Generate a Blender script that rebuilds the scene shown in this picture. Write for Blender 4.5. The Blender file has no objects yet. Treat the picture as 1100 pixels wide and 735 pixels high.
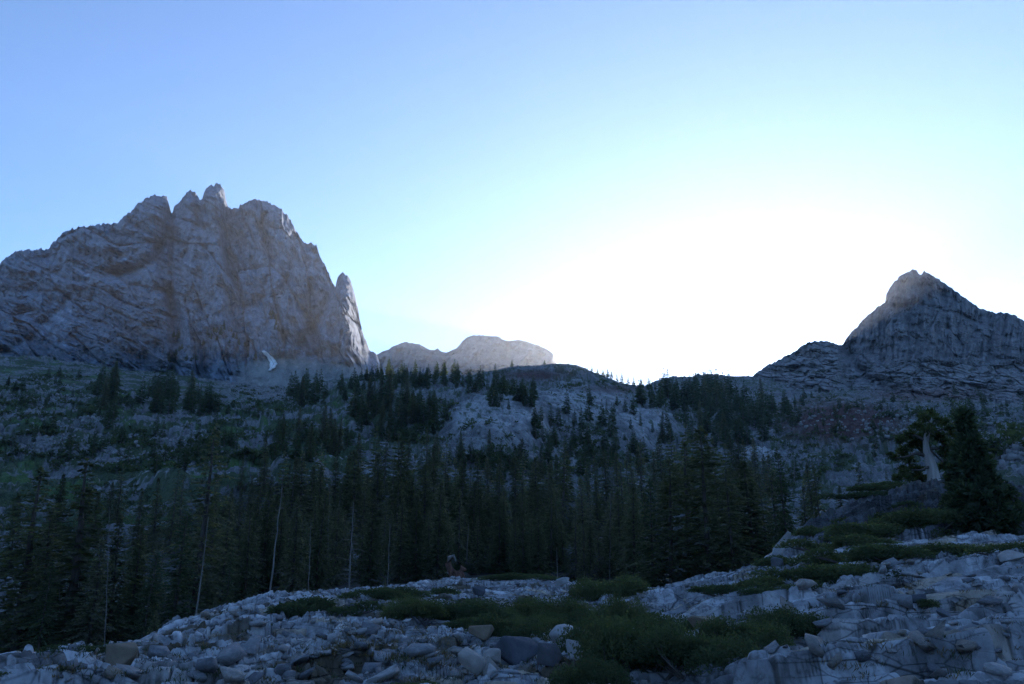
import bpy, math, random
import numpy as np
from mathutils import Vector

# ------------------------------------------------------------------ camera, sky, sun, exposure
SC = bpy.context.scene
COL = SC.collection
FPX, CX, CY = 856.0, 550.0, 367.5          # focal length and centre of the photograph, in its pixels
PITCH = math.radians(15.5)
EYE = 1.6
SUN_AZ, SUN_EL = math.radians(17.0), math.radians(11.3)

cam_data = bpy.data.cameras.new('camera')
cam_data.sensor_width = 36.0
cam_data.lens = 36.0 * FPX / 1100.0
cam_data.clip_start = 0.1
cam_data.clip_end = 30000.0
cam = bpy.data.objects.new('camera', cam_data)
COL.objects.link(cam)
cam.location = (0.0, 0.0, EYE)
cam.rotation_euler = (math.pi / 2 + PITCH, 0.0, 0.0)
SC.camera = cam

world = bpy.data.worlds.new('World')
SC.world = world
world.use_nodes = True
wn = world.node_tree
wn.nodes.clear()
w_out = wn.nodes.new('ShaderNodeOutputWorld')
w_bg = wn.nodes.new('ShaderNodeBackground')
w_sky = wn.nodes.new('ShaderNodeTexSky')
w_sky.sky_type = 'NISHITA'
w_sky.sun_disc = False
w_sky.sun_elevation = SUN_EL
w_sky.sun_rotation = SUN_AZ
w_sky.altitude = 2500.0
w_sky.air_density = 1.0
w_sky.dust_density = 0.3
w_sky.ozone_density = 4.0
w_bg.inputs['Strength'].default_value = 0.1
wn.links.new(w_sky.outputs['Color'], w_bg.inputs['Color'])
wn.links.new(w_bg.outputs['Background'], w_out.inputs['Surface'])

sun_data = bpy.data.lights.new('sun', 'SUN')
sun_data.energy = 4.0
sun_data.angle = math.radians(0.53)
sun_data.color = (1.0, 0.90, 0.84)
sun = bpy.data.objects.new('sun', sun_data)
COL.objects.link(sun)
sun_dir = Vector((math.sin(SUN_AZ) * math.cos(SUN_EL), math.cos(SUN_AZ) * math.cos(SUN_EL), math.sin(SUN_EL)))
sun.rotation_euler = (-sun_dir).to_track_quat('-Z', 'Y').to_euler()
sun.location = (0, 0, 60)

SC.view_settings.view_transform = 'Standard'
SC.view_settings.look = 'None'
SC.view_settings.gamma = 1.0
SC.view_settings.use_curve_mapping = False
SC.view_settings.exposure = 1.75
SC.render.engine = 'CYCLES'
SC.cycles.use_denoising = True
SC.cycles.max_bounces = 5
SC.cycles.diffuse_bounces = 4
SC.cycles.volume_bounces = 0
SC.cycles.transparent_max_bounces = 8

# ------------------------------------------------------------------ noise
def _hash(ix, iy, iz, seed):
    with np.errstate(over='ignore'):
        h = (ix.astype(np.uint32) * np.uint32(374761393) + iy.astype(np.uint32) * np.uint32(668265263)
             + iz.astype(np.uint32) * np.uint32(2147483647 - 58) + np.uint32((seed * 974711 + 12345) & 0xffffffff))
        h = (h ^ (h >> np.uint32(13))) * np.uint32(1274126177)
        h = h ^ (h >> np.uint32(16))
        h = h * np.uint32(2246822519)
        h = h ^ (h >> np.uint32(15))
    return h.astype(np.float64) / 4294967295.0


def noise2(x, y, seed=0):
    x, y = np.broadcast_arrays(np.asarray(x, float), np.asarray(y, float))
    ix, iy = np.floor(x).astype(np.int64), np.floor(y).astype(np.int64)
    fx, fy = x - ix, y - iy
    ux, uy = fx * fx * fx * (fx * (fx * 6 - 15) + 10), fy * fy * fy * (fy * (fy * 6 - 15) + 10)
    z = np.zeros_like(ix)

    def g(dx, dy):
        a = _hash(ix + dx, iy + dy, z, seed) * 2 * np.pi
        return np.cos(a) * (fx - dx) + np.sin(a) * (fy - dy)
    a, b, c, d = g(0, 0), g(1, 0), g(0, 1), g(1, 1)
    return ((a * (1 - ux) + b * ux) * (1 - uy) + (c * (1 - ux) + d * ux) * uy) * 1.45


def fbm(x, y, oct=4, seed=0, gain=0.5, lac=2.03):
    s, a, f, n = 0.0, 1.0, 1.0, 0.0
    for i in range(oct):
        s = s + a * noise2(x * f + 17.3 * i, y * f - 9.1 * i, seed + i * 7)
        n += a
        a *= gain
        f *= lac
    return s / n


def ridged(x, y, oct=4, seed=0, gain=0.5, lac=2.07):
    s, a, f, n = 0.0, 1.0, 1.0, 0.0
    for i in range(oct):
        s = s + a * (1 - np.abs(noise2(x * f + 31.7 * i, y * f + 5.3 * i, seed + i * 11)) * 1.6)
        n += a
        a *= gain
        f *= lac
    return s / n


def voronoi(x, y, seed=0, jit=0.9):
    """nearest and second nearest distance, a random id in 0..1, and the offset from the cell's point"""
    ix, iy = np.floor(x).astype(np.int64), np.floor(y).astype(np.int64)
    f1 = np.full(x.shape, 9.0)
    f2 = np.full(x.shape, 9.0)
    rid = np.zeros(x.shape)
    ox = np.zeros(x.shape)
    oy = np.zeros(x.shape)
    z = np.zeros_like(ix)
    for dx in (-1, 0, 1):
        for dy in (-1, 0, 1):
            cx, cy = ix + dx, iy + dy
            hh = _hash(cx, cy, z, seed)
            px = cx + 0.5 + (hh - 0.5) * jit
            py = cy + 0.5 + (frac(hh * 4096.37) - 0.5) * jit
            d = np.hypot(px - x, py - y)
            near = d < f1
            f2 = np.where(near, f1, np.minimum(f2, d))
            f1 = np.where(near, d, f1)
            rid = np.where(near, frac(hh * 65536.11), rid)
            ox = np.where(near, x - px, ox)
            oy = np.where(near, y - py, oy)
    return f1, f2, rid, ox, oy


def facets(u, v, seed, tilt_v=0.0):
    """broken planes: one tilted plane per cell, -1..1, and how near the crack to the next cell is"""
    f1, f2, rid, ox, oy = voronoi(u, v, seed)
    h = (rid - 0.5) * 1.1 + ox * (frac(rid * 91.7) - 0.5) * 2.2 + oy * (frac(rid * 57.3) - 0.5 + tilt_v) * 2.2
    return h, f2 - f1, rid


def stair(l, w=0.14):
    """treads with a steep riser at each whole number"""
    f = frac(l)
    return sstep(0.0, w, f) - f


def frac(v):
    return v - np.floor(v)


def sstep(a, b, x):
    t = np.clip((x - a) / (b - a), 0, 1)
    return t * t * (3 - 2 * t)


def pchip(xk, yk, x):
    """monotone cubic through knots; clamped outside"""
    xk, yk = np.asarray(xk, float), np.asarray(yk, float)
    h = np.diff(xk)
    d = np.diff(yk) / h
    m = np.zeros_like(yk)
    m[0], m[-1] = d[0], d[-1]
    for i in range(1, len(xk) - 1):
        if d[i - 1] * d[i] > 0:
            w1, w2 = 2 * h[i] + h[i - 1], h[i] + 2 * h[i - 1]
            m[i] = (w1 + w2) / (w1 / d[i - 1] + w2 / d[i])
    x = np.clip(x, xk[0], xk[-1])
    k = np.clip(np.searchsorted(xk, x) - 1, 0, len(xk) - 2)
    t = (x - xk[k]) / h[k]
    t2, t3 = t * t, t * t * t
    return ((2 * t3 - 3 * t2 + 1) * yk[k] + (t3 - 2 * t2 + t) * h[k] * m[k]
            + (-2 * t3 + 3 * t2) * yk[k + 1] + (t3 - t2) * h[k] * m[k + 1])


# ------------------------------------------------------------------ measuring: a sight line gives a bearing and a slope
SP, CP = math.sin(PITCH), math.cos(PITCH)


def sight(px, py):
    r = (np.asarray(px, float) - CX) / FPX
    u = (CY - np.asarray(py, float)) / FPX
    X, Y, Z = r, CP - u * SP, SP + u * CP
    return np.arctan2(X, Y), Z / np.hypot(X, Y)


def point(px, py, dist):
    a, s = sight(px, py)
    return np.array([dist * math.sin(a), dist * math.cos(a), EYE + dist * s])


def to_px(x, y, z):
    fwd = y * CP + (z - EYE) * SP
    up = -y * SP + (z - EYE) * CP
    return CX + FPX * x / fwd, CY - FPX * up / fwd


# ------------------------------------------------------------------ mesh and material helpers
def mesh_from(name, verts, faces, mat, parent=None, color=None, smooth=True, loc=None):
    """verts (n,3), faces (m,3) or (m,4) numpy, one object"""
    me = bpy.data.meshes.new(name)
    verts = np.ascontiguousarray(verts, dtype=np.float32)
    faces = np.ascontiguousarray(faces, dtype=np.int32)
    k = faces.shape[1]
    me.vertices.add(len(verts))
    me.vertices.foreach_set('co', verts.ravel())
    me.loops.add(faces.size)
    me.loops.foreach_set('vertex_index', faces.ravel())
    me.polygons.add(len(faces))
    me.polygons.foreach_set('loop_start', np.arange(0, faces.size, k, dtype=np.int32))
    me.polygons.foreach_set('loop_total', np.full(len(faces), k, dtype=np.int32))
    if smooth:
        me.polygons.foreach_set('use_smooth', np.ones(len(faces), dtype=bool))
    me.update(calc_edges=True)
    if color is not None:
        at = me.attributes.new('tint', 'FLOAT_COLOR', 'POINT')
        c = np.ones((len(verts), 4), dtype=np.float32)
        c[:, :3] = color
        at.data.foreach_set('color', c.ravel())
    if mat is not None:
        me.materials.append(mat)
    o = bpy.data.objects.new(name, me)
    COL.objects.link(o)
    if parent is not None:
        o.parent = parent
    if loc is not None:
        o.location = loc
    return o


def grid_faces(nr, nc):
    i = np.arange(nr * nc).reshape(nr, nc)
    return np.stack([i[:-1, :-1], i[:-1, 1:], i[1:, 1:], i[1:, :-1]], -1).reshape(-1, 4)


def tag(o, label=None, cat=None, group=None, kind=None):
    if label:
        o['label'] = label
    if cat:
        o['category'] = cat
    if group:
        o['group'] = group
    if kind:
        o['kind'] = kind
    return o


def empty(name, loc, rz=0.0, scale=None):
    o = bpy.data.objects.new(name, None)
    o.empty_display_size = 0.2
    o.location = loc
    o.rotation_euler = (0, 0, rz)
    if scale is not None:
        o.scale = scale
    COL.objects.link(o)
    return o


class Mat:
    """a node material with a few shorthands"""
    def __init__(self, name, rough=0.9, spec=0.2):
        self.m = bpy.data.materials.new(name)
        self.m.use_nodes = True
        self.nt = self.m.node_tree
        self.b = self.nt.nodes['Principled BSDF']
        self.b.inputs['Roughness'].default_value = rough
        self.b.inputs['Specular IOR Level'].default_value = spec

    def n(self, t, **kw):
        x = self.nt.nodes.new(t)
        for k, v in kw.items():
            setattr(x, k, v)
        return x

    def l(self, a, b):
        self.nt.links.new(a, b)

    def coord(self, scale=(1, 1, 1), rot=(0, 0, 0)):
        tc = self.n('ShaderNodeTexCoord')
        mp = self.n('ShaderNodeMapping')
        mp.inputs['Scale'].default_value = scale
        mp.inputs['Rotation'].default_value = rot
        self.l(tc.outputs['Object'], mp.inputs['Vector'])
        return mp.outputs['Vector']

    def noise(self, vec, scale, detail=6, rough=0.6, dist=0.0):
        t = self.n('ShaderNodeTexNoise')
        t.inputs['Scale'].default_value = scale
        t.inputs['Detail'].default_value = detail
        t.inputs['Roughness'].default_value = rough
        t.inputs['Distortion'].default_value = dist
        self.l(vec, t.inputs['Vector'])
        return t.outputs['Fac']

    def ramp(self, fac, stops):
        r = self.n('ShaderNodeValToRGB')
        e = r.color_ramp.elements
        while len(e) < len(stops):
            e.new(0.5)
        for q, (p, c) in zip(e, stops):
            q.position = p
            q.color = (c, c, c, 1) if not hasattr(c, '__len__') else (c[0], c[1], c[2], 1)
        self.l(fac, r.inputs['Fac'])
        return r.outputs['Color']

    def mix(self, a, b, fac=1.0, mode='MULTIPLY'):
        x = self.n('ShaderNodeMix', data_type='RGBA', blend_type=mode)
        for sock, v in ((x.inputs['Factor'], fac), (x.inputs['A'], a), (x.inputs['B'], b)):
            if hasattr(v, 'is_linked'):
                self.l(v, sock)
            elif hasattr(v, '__len__'):
                sock.default_value = (v[0], v[1], v[2], 1)
            else:
                sock.default_value = v
        return x.outputs['Result']

    def tint(self):
        a = self.n('ShaderNodeAttribute')
        a.attribute_name = 'tint'
        return a.outputs['Color']

    def bump(self, h, strength, dist):
        b = self.n('ShaderNodeBump')
        b.inputs['Strength'].default_value = strength
        b.inputs['Distance'].default_value = dist
        self.l(h, b.inputs['Height'])
        self.l(b.outputs['Normal'], self.b.inputs['Normal'])

    def base(self, c):
        if hasattr(c, 'is_linked'):
            self.l(c, self.b.inputs['Base Color'])
        else:
            self.b.inputs['Base Color'].default_value = (c[0], c[1], c[2], 1)
        return self.m


def rock_material(name, scale, bump_d, streak=None, lo=0.72, hi=1.25, lichen=0.58, joints=False):
    """the tint of the surface broken up by mineral mottling, dark lichen and (on cliffs) streaks down the face"""
    M = Mat(name, 0.92, 0.15)
    v = M.coord()
    big = M.noise(v, scale * 0.35, 8, 0.65, 0.4)
    fine = M.noise(v, scale * 2.2, 8, 0.7)
    c = M.mix(M.tint(), M.ramp(big, [(0.3, lo), (0.7, hi)]))
    c = M.mix(c, M.ramp(fine, [(0.3, lo + 0.05), (0.72, hi - 0.03)]))
    lich = M.noise(v, scale * 1.1, 10, 0.72, 0.8)
    c = M.mix(c, M.ramp(lich, [(0.52, 1.0), (0.60, lichen)]))
    if streak is not None:
        sv = M.coord(streak)
        s = M.noise(sv, 1.0, 8, 0.65, 0.6)
        c = M.mix(c, M.ramp(s, [(0.34, 0.74), (0.5, 1.0), (0.68, 1.18)]))
    h = M.mix(big, fine, 0.5, 'MIX')
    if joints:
        # hairline joints, dark with soil and painted crack shade, in two sizes
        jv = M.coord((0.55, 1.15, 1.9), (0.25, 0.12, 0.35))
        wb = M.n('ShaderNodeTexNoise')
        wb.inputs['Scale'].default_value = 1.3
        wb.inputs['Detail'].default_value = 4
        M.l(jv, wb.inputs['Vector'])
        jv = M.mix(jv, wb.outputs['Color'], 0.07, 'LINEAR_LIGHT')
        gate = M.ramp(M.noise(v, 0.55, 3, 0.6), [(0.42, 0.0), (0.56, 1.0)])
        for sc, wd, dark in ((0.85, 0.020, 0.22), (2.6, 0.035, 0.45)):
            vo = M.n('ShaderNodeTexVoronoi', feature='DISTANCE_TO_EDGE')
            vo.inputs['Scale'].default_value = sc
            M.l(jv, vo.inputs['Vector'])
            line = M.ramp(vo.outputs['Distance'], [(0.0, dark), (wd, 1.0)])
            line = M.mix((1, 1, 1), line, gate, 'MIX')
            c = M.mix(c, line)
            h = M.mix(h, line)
    M.bump(h, 0.8, bump_d)
    return M.base(c)

# ================================================================== THE LAND
# ------------------------------------------------------------------ ground: heights along bearings, from the outcrop to the skyline hills
G_COLS = {
    -200: [(3, 1150), (7, 905), (11, 800), (16, 790), (26, 775), (45, 770), (70, 765), (110, 700), (150, 640), (185, 600), (240, 565), (320, 525), (420, 480), (520, 440), (650, 410), (820, 385), (1000, 375)],
    0:    [(3, 1100), (7, 850), (11, 752), (16, 738), (24, 748), (45, 752), (70, 735), (110, 675), (150, 630), (185, 595), (240, 556), (320, 512), (420, 470), (520, 438), (650, 410), (820, 388), (1000, 380)],
    100:  [(3, 1100), (7, 850), (11, 742), (17, 714), (24, 722), (45, 728), (70, 715), (110, 665), (150, 622), (185, 590), (240, 550), (320, 500), (420, 465), (520, 440), (650, 415), (820, 395), (1000, 390)],
    200:  [(3, 1100), (7, 850), (11, 738), (17, 700), (23, 674), (32, 684), (45, 697), (70, 690), (110, 645), (150, 605), (185, 575), (240, 532), (320, 490), (420, 462), (520, 445), (650, 425), (820, 408), (1000, 400)],
    300:  [(3, 1100), (7, 850), (11, 736), (17, 692), (24, 655), (30, 646), (40, 654), (70, 658), (110, 628), (150, 595), (185, 562), (240, 518), (320, 485), (420, 458), (520, 448), (650, 430), (820, 418), (1000, 412)],
    400:  [(3, 1100), (7, 850), (11, 736), (17, 692), (24, 657), (32, 641), (42, 638), (70, 642), (110, 615), (150, 582), (185, 556), (240, 520), (320, 475), (420, 440), (520, 424), (650, 405), (820, 405), (1000, 440)],
    500:  [(3, 1100), (7, 850), (11, 738), (17, 697), (24, 660), (32, 640), (42, 627), (58, 628), (80, 634), (110, 610), (150, 585), (185, 562), (240, 528), (320, 470), (400, 440), (520, 425), (640, 404), (820, 420), (1000, 460)],
    560:  [(3, 1100), (7, 850), (11, 738), (17, 700), (24, 662), (32, 640), (42, 628), (58, 628), (80, 634), (110, 612), (150, 588), (185, 566), (240, 530), (320, 478), (370, 444), (460, 440), (560, 415), (650, 394), (760, 402), (1000, 460)],
    610:  [(3, 1100), (7, 850), (11, 738), (17, 700), (24, 664), (32, 644), (42, 631), (58, 630), (80, 634), (110, 616), (150, 592), (185, 570), (240, 540), (320, 496), (420, 458), (540, 425), (660, 392), (760, 402), (1000, 460)],
    660:  [(3, 1100), (7, 850), (11, 738), (17, 700), (22, 676), (26, 664), (29, 650), (42, 638), (58, 637), (80, 638), (110, 620), (150, 598), (185, 578), (240, 552), (320, 505), (420, 470), (540, 440), (680, 408), (780, 415), (1000, 460)],
    720:  [(3, 1100), (7, 850), (11, 736), (17, 694), (22, 670), (26, 664), (28, 641), (40, 640), (58, 640), (80, 640), (110, 622), (150, 602), (185, 585), (240, 560), (320, 525), (420, 490), (540, 456), (700, 424), (900, 408), (1000, 425)],
    800:  [(3, 1100), (7, 845), (10, 738), (15, 690), (21, 650), (28, 632), (36, 622), (48, 620), (62, 622), (85, 626), (130, 606), (185, 580), (240, 552), (320, 518), (420, 490), (540, 466), (700, 436), (900, 405), (1050, 412)],
    850:  [(3, 1100), (7, 840), (10, 736), (15, 684), (21, 640), (27, 621), (34, 611), (42, 596), (52, 583), (62, 590), (90, 610), (140, 580), (185, 565), (240, 540), (320, 510), (420, 486), (540, 460), (700, 436), (900, 410), (1050, 404)],
    900:  [(3, 1100), (7, 840), (10, 734), (15, 680), (21, 632), (27, 611), (34, 600), (42, 580), (52, 556), (60, 557), (90, 590), (140, 560), (185, 545), (240, 524), (320, 500), (420, 478), (540, 452), (700, 430), (900, 412), (1050, 405)],
    960:  [(3, 1100), (7, 840), (10, 734), (15, 678), (21, 626), (27, 605), (34, 594), (42, 568), (52, 534), (60, 532), (90, 570), (140, 550), (185, 536), (240, 518), (320, 494), (420, 470), (540, 448), (700, 432), (900, 418), (1050, 412)],
    1010: [(3, 1100), (7, 840), (10, 733), (15, 676), (21, 622), (27, 601), (34, 592), (42, 562), (52, 524), (60, 522), (90, 555), (140, 540), (185, 526), (240, 510), (320, 488), (420, 466), (540, 448), (700, 435), (900, 422), (1050, 418)],
    1100: [(3, 1100), (7, 840), (10, 733), (15, 674), (21, 618), (27, 597), (34, 590), (42, 562), (52, 534), (60, 528), (90, 545), (140, 530), (185, 512), (240, 498), (320, 480), (420, 462), (540, 448), (700, 438), (900, 428), (1050, 425)],
    1300: [(3, 1100), (7, 840), (10, 733), (15, 676), (21, 625), (27, 605), (34, 595), (42, 566), (52, 540), (60, 530), (90, 540), (140, 525), (185, 510), (240, 495), (320, 480), (420, 465), (540, 452), (700, 440), (900, 430), (1050, 425)],
}
G_ROWS = np.array([3, 5, 7, 9, 11, 13, 15, 17, 19, 21, 23, 25, 26.3, 27.6, 29, 31, 34, 38, 42, 47, 52, 60, 70, 85, 110, 150, 185, 240, 320, 370, 420, 540, 650, 740, 820, 900, 1000], float)


def _build_control():
    rows_az, rows_sl = [], []
    xs = sorted(G_COLS)
    tab = np.zeros((len(G_ROWS), len(xs)))
    for j, x in enumerate(xs):
        r, y = zip(*G_COLS[x])
        tab[:, j] = pchip(np.log(r), y, np.log(G_ROWS))
    for i in range(len(G_ROWS)):
        a, s = sight(np.array(xs, float), tab[i])
        rows_az.append(a)
        rows_sl.append(s)
    return rows_az, rows_sl


_RAZ, _RSL = _build_control()


def base_height(az, rr):
    """smooth ground height for a whole polar grid: az (nc,), rr (nr,) -> (nr, nc)"""
    S = np.stack([pchip(_RAZ[i], _RSL[i], az) for i in range(len(G_ROWS))])     # slope at the control rows
    # make the slope continuous in distance
    out = np.zeros((len(rr), len(az)))
    lr = np.log(np.clip(rr, G_ROWS[0], G_ROWS[-1]))
    lk = np.log(G_ROWS)
    h = np.diff(lk)[:, None]
    d = np.diff(S, axis=0) / h
    m = np.zeros_like(S)
    m[0], m[-1] = d[0], d[-1]
    w = h[1:] / (h[1:] + h[:-1])
    same = d[:-1] * d[1:] > 0
    m[1:-1] = np.where(same, 2 * d[:-1] * d[1:] / np.where(same, d[:-1] + d[1:], 1), 0)
    k = np.clip(np.searchsorted(lk, lr) - 1, 0, len(lk) - 2)
    hk = np.diff(lk)[k][:, None]
    t = ((lr - lk[k]) / np.diff(lk)[k])[:, None]
    t2, t3 = t * t, t * t * t
    s = (2 * t3 - 3 * t2 + 1) * S[k] + (t3 - 2 * t2 + t) * hk * m[k] + (-2 * t3 + 3 * t2) * S[k + 1] + (t3 - t2) * hk * m[k + 1]
    R = rr[:, None]
    z = EYE + R * s
    # close to the eye: a rough rock shelf under the feet
    near = sstep(9.0, 5.0, R)
    z = z * (1 - near) + near * (-0.15 - 0.02 * R)
    # beyond the last row the hills fall away towards a far plain
    far = sstep(1000, 2600, R)
    z = z * (1 - far) + far * (30.0 + 0 * z)
    # behind the eye an added, unseen valley wall rises to cut the skylight
    back = sstep(0.85, 1.6, np.abs(az))[None, :]
    zb = -0.15 * np.minimum(R, 70.0) + 0.22 * np.clip(R - 70.0, 0, 620) * sstep(70, 190, R) + 0.1 * np.clip(R - 690, 0, 1000)
    return z * (1 - back) + back * zb


def seg_dist(px, py, pts):
    d = np.full(np.shape(px), 1e9)
    for (x0, y0), (x1, y1) in zip(pts[:-1], pts[1:]):
        vx, vy = x1 - x0, y1 - y0
        t = np.clip(((px - x0) * vx + (py - y0) * vy) / (vx * vx + vy * vy), 0, 1)
        d = np.minimum(d, np.hypot(px - x0 - t * vx, py - y0 - t * vy))
    return d


def blob(px, py, cx, cy, rx, ry):
    return np.exp(-(((px - cx) / rx) ** 2 + ((py - cy) / ry) ** 2))


def ground_detail(X, Y, R, AZ, Z0, nearly, farly):
    """rock relief on top of the smooth heights; returns height and albedo"""
    A = np.degrees(AZ)
    wob = fbm(X / 6, Y / 6, 2, 5)
    near = sstep(62, 44, R + wob * 4)                                   # the outcrop and hillock in front of the wood
    Z, c = Z0, 0
    if nearly:
        h, c = outcrop_detail(X, Y, R, A)
        Z = Z + near * h
    if farly:
        h, cf = slope_detail(X, Y, R, A, Z)
        Z = Z + (1 - near) * h
        c = c * near[..., None] + cf * (1 - near[..., None])
    return Z, np.clip(c, 0.012, 0.62)


def _rib(pts):
    out = []
    for x, y, d in pts:
        a, _ = sight(x, y)
        out.append((d * math.sin(a), d * math.cos(a)))
    return out


RIBS = [(_rib([(338, 726, 12.0), (393, 709, 14.2), (433, 699, 15.8), (460, 694, 16.8), (500, 686, 18.5)]), 0.20, 0.16),
        (_rib([(20, 733, 16.2), (84, 714, 17.2), (114, 701, 18.2), (160, 688, 20.0)]), 0.26, 0.22),
        (_rib([(995, 638, 19.0), (1040, 633, 19.6), (1110, 628, 20.2)]), 0.42, 0.20), (_rib([(1008, 650, 17.0), (1060, 648, 17.2), (1110, 645, 17.4)]), 0.36, 0.18),
        (_rib([(880, 655, 17.6), (905, 641, 19.6)]), 0.34, 0.16), (_rib([(1048, 696, 12.8), (1075, 703, 12.4), (1095, 708, 12.2)]), 0.20, 0.10),
        (_rib([(500, 628, 40), (560, 631, 38), (640, 633, 38)]), 0.7, 0.25), (_rib([(800, 722, 11.0), (850, 708, 12.2), (875, 700, 12.8)]), 0.34, 0.2)]


def outcrop_detail(X, Y, R, A):
    wob = fbm(X / 6 + 50, Y / 6, 2, 6)
    slab = sstep(8, 13, A + wob * 3)                                    # massive granite on the right, rubble on the left
    slab = np.maximum(slab, sstep(-24, -28, A + wob * 2) * 0.8)
    # joint blocks of four sizes, one tilted plane each
    th = 0.10 + 0.40 * sstep(10, -2, A)
    wx = X + 0.30 * fbm(X / 1.6, Y / 1.6, 3, 11)
    wy = Y + 0.30 * fbm(X / 1.6 + 40, Y / 1.6, 3, 12)
    ux, uy = wx * np.cos(th) + wy * np.sin(th), -wx * np.sin(th) + wy * np.cos(th)
    hsum = 0
    ids = []
    joint = 0
    for (lx, ly, amp, groove, gw, seed, m, dirt_shade) in ((2.9, 1.3, 0.20, 0.24, 0.030, 21, 0.5 + 0.5 * slab, 0.035),
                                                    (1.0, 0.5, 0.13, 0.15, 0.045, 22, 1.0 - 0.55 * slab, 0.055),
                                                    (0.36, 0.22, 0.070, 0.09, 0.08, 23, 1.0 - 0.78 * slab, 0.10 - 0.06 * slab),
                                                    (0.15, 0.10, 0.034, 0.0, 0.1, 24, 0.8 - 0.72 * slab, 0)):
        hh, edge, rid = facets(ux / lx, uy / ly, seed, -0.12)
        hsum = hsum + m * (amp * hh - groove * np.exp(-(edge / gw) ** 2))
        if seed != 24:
            joint = np.maximum(joint, sstep(dirt_shade, dirt_shade * 0.35, edge))
        ids.append(rid)
    id_big, id_mid, id_small, id_tiny = ids
    # ledges: flat treads, steep risers that face the valley
    wob2 = fbm(ux / 3.6, uy / 1.7, 4, 31)
    wob3 = fbm(ux / 4.5, uy / 2.0, 2, 37)
    hsum = hsum + slab * 0.36 * stair(uy / 1.75 + 0.7 * wob3 + 0.55 * (id_big - 0.5), 0.07)
    hsum = hsum + (0.35 + 0.65 * slab) * 0.13 * stair(uy / 0.55 + 0.9 * wob3 + (0.9 - 0.55 * slab) * (id_mid - 0.5), 0.11)
    hsum = hsum + (1 - slab) * 0.16 * stair(uy / 1.3 + 0.8 * wob2, 0.12)
    hsum = hsum + 0.16 * fbm(X / 3.2, Y / 3.2, 3, 33) + (0.045 - 0.033 * slab) * ridged(ux / 0.5, uy / 0.3, 4, 34)
    # pale smooth ribs of stronger rock
    ribs = 0
    for pts, wid, up in RIBS:
        d = seg_dist(X + 0.12 * fbm(X / 0.6, Y / 0.6, 3, 35), Y + 0.12 * fbm(X / 0.6 + 9, Y / 0.6, 3, 36), pts)
        k = sstep(wid, wid * 0.72, d)
        hsum = hsum * (1 - 0.75 * k) + k * up * np.sqrt(np.clip(1 - (d / wid) ** 2, 0, 1))
        ribs = np.maximum(ribs, k)
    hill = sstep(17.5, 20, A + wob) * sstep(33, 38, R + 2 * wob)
    amp = (0.55 + 0.45 * sstep(3, 12, R)) * (1 + 1.1 * hill)
    # albedo
    g = fbm(X / 0.9, Y / 0.9, 4, 51)
    lich = fbm(ux / 1.1, uy / 0.5, 5, 54)
    grey = 0.30 + 0.17 * (id_mid - 0.5) + 0.13 * (id_big - 0.5) + 0.10 * (id_small - 0.5) + 0.05 * (id_tiny - 0.5) + 0.06 * g + 0.02 * slab
    grey = grey - 0.15 * sstep(0.04, 0.26, lich) - 0.06 * sstep(0.1, 0.3, fbm(X / 4.5, Y / 3.0, 3, 38))
    pale = np.maximum(sstep(0.84, 0.90, id_mid) * 0.17, sstep(0.88, 0.93, id_small) * 0.16 * (1 - 0.6 * slab))
    grey = np.clip(grey, 0.05, 0.4) + pale
    grey = grey * (1 - ribs) + ribs * (0.30 + 0.06 * g + 0.05 * (id_small - 0.5))
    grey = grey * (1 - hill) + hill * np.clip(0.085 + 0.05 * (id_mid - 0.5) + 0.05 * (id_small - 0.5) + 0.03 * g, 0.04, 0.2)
    warm = sstep(0.07, 0.03, np.abs(id_mid - 0.37)) * 0.9 + sstep(0.12, 0.3, fbm(X / 2.4, Y / 2.4, 3, 52)) * 0.25
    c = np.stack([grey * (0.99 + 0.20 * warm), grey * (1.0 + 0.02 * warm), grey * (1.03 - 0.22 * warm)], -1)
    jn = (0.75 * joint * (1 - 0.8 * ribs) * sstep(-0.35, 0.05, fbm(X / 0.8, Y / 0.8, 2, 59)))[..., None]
    c = c * (1 - jn) + np.array([0.045, 0.042, 0.038]) * jn  # soil tone painted along joints, also standing in for weak crack shade
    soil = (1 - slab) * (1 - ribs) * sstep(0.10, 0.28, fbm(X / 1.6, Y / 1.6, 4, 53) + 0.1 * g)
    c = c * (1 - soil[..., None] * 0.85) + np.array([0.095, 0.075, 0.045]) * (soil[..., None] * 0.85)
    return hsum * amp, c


def dome_mask(px, py):
    m = np.maximum.reduce([1.3 * blob(px, py, 535, 462, 62, 24), 1.2 * blob(px, py, 625, 440, 62, 22), 1.1 * blob(px, py, 690, 465, 40, 20), 1.1 * blob(px, py, 318, 521, 36, 9), 1.0 * blob(px, py, 820, 505, 40, 12),
                           0.9 * blob(px, py, 430, 440, 22, 8), 0.9 * blob(px, py, 1085, 500, 30, 20), 0.8 * blob(px, py, 175, 530, 50, 9)])
    return sstep(0.25, 0.8, m)


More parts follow.
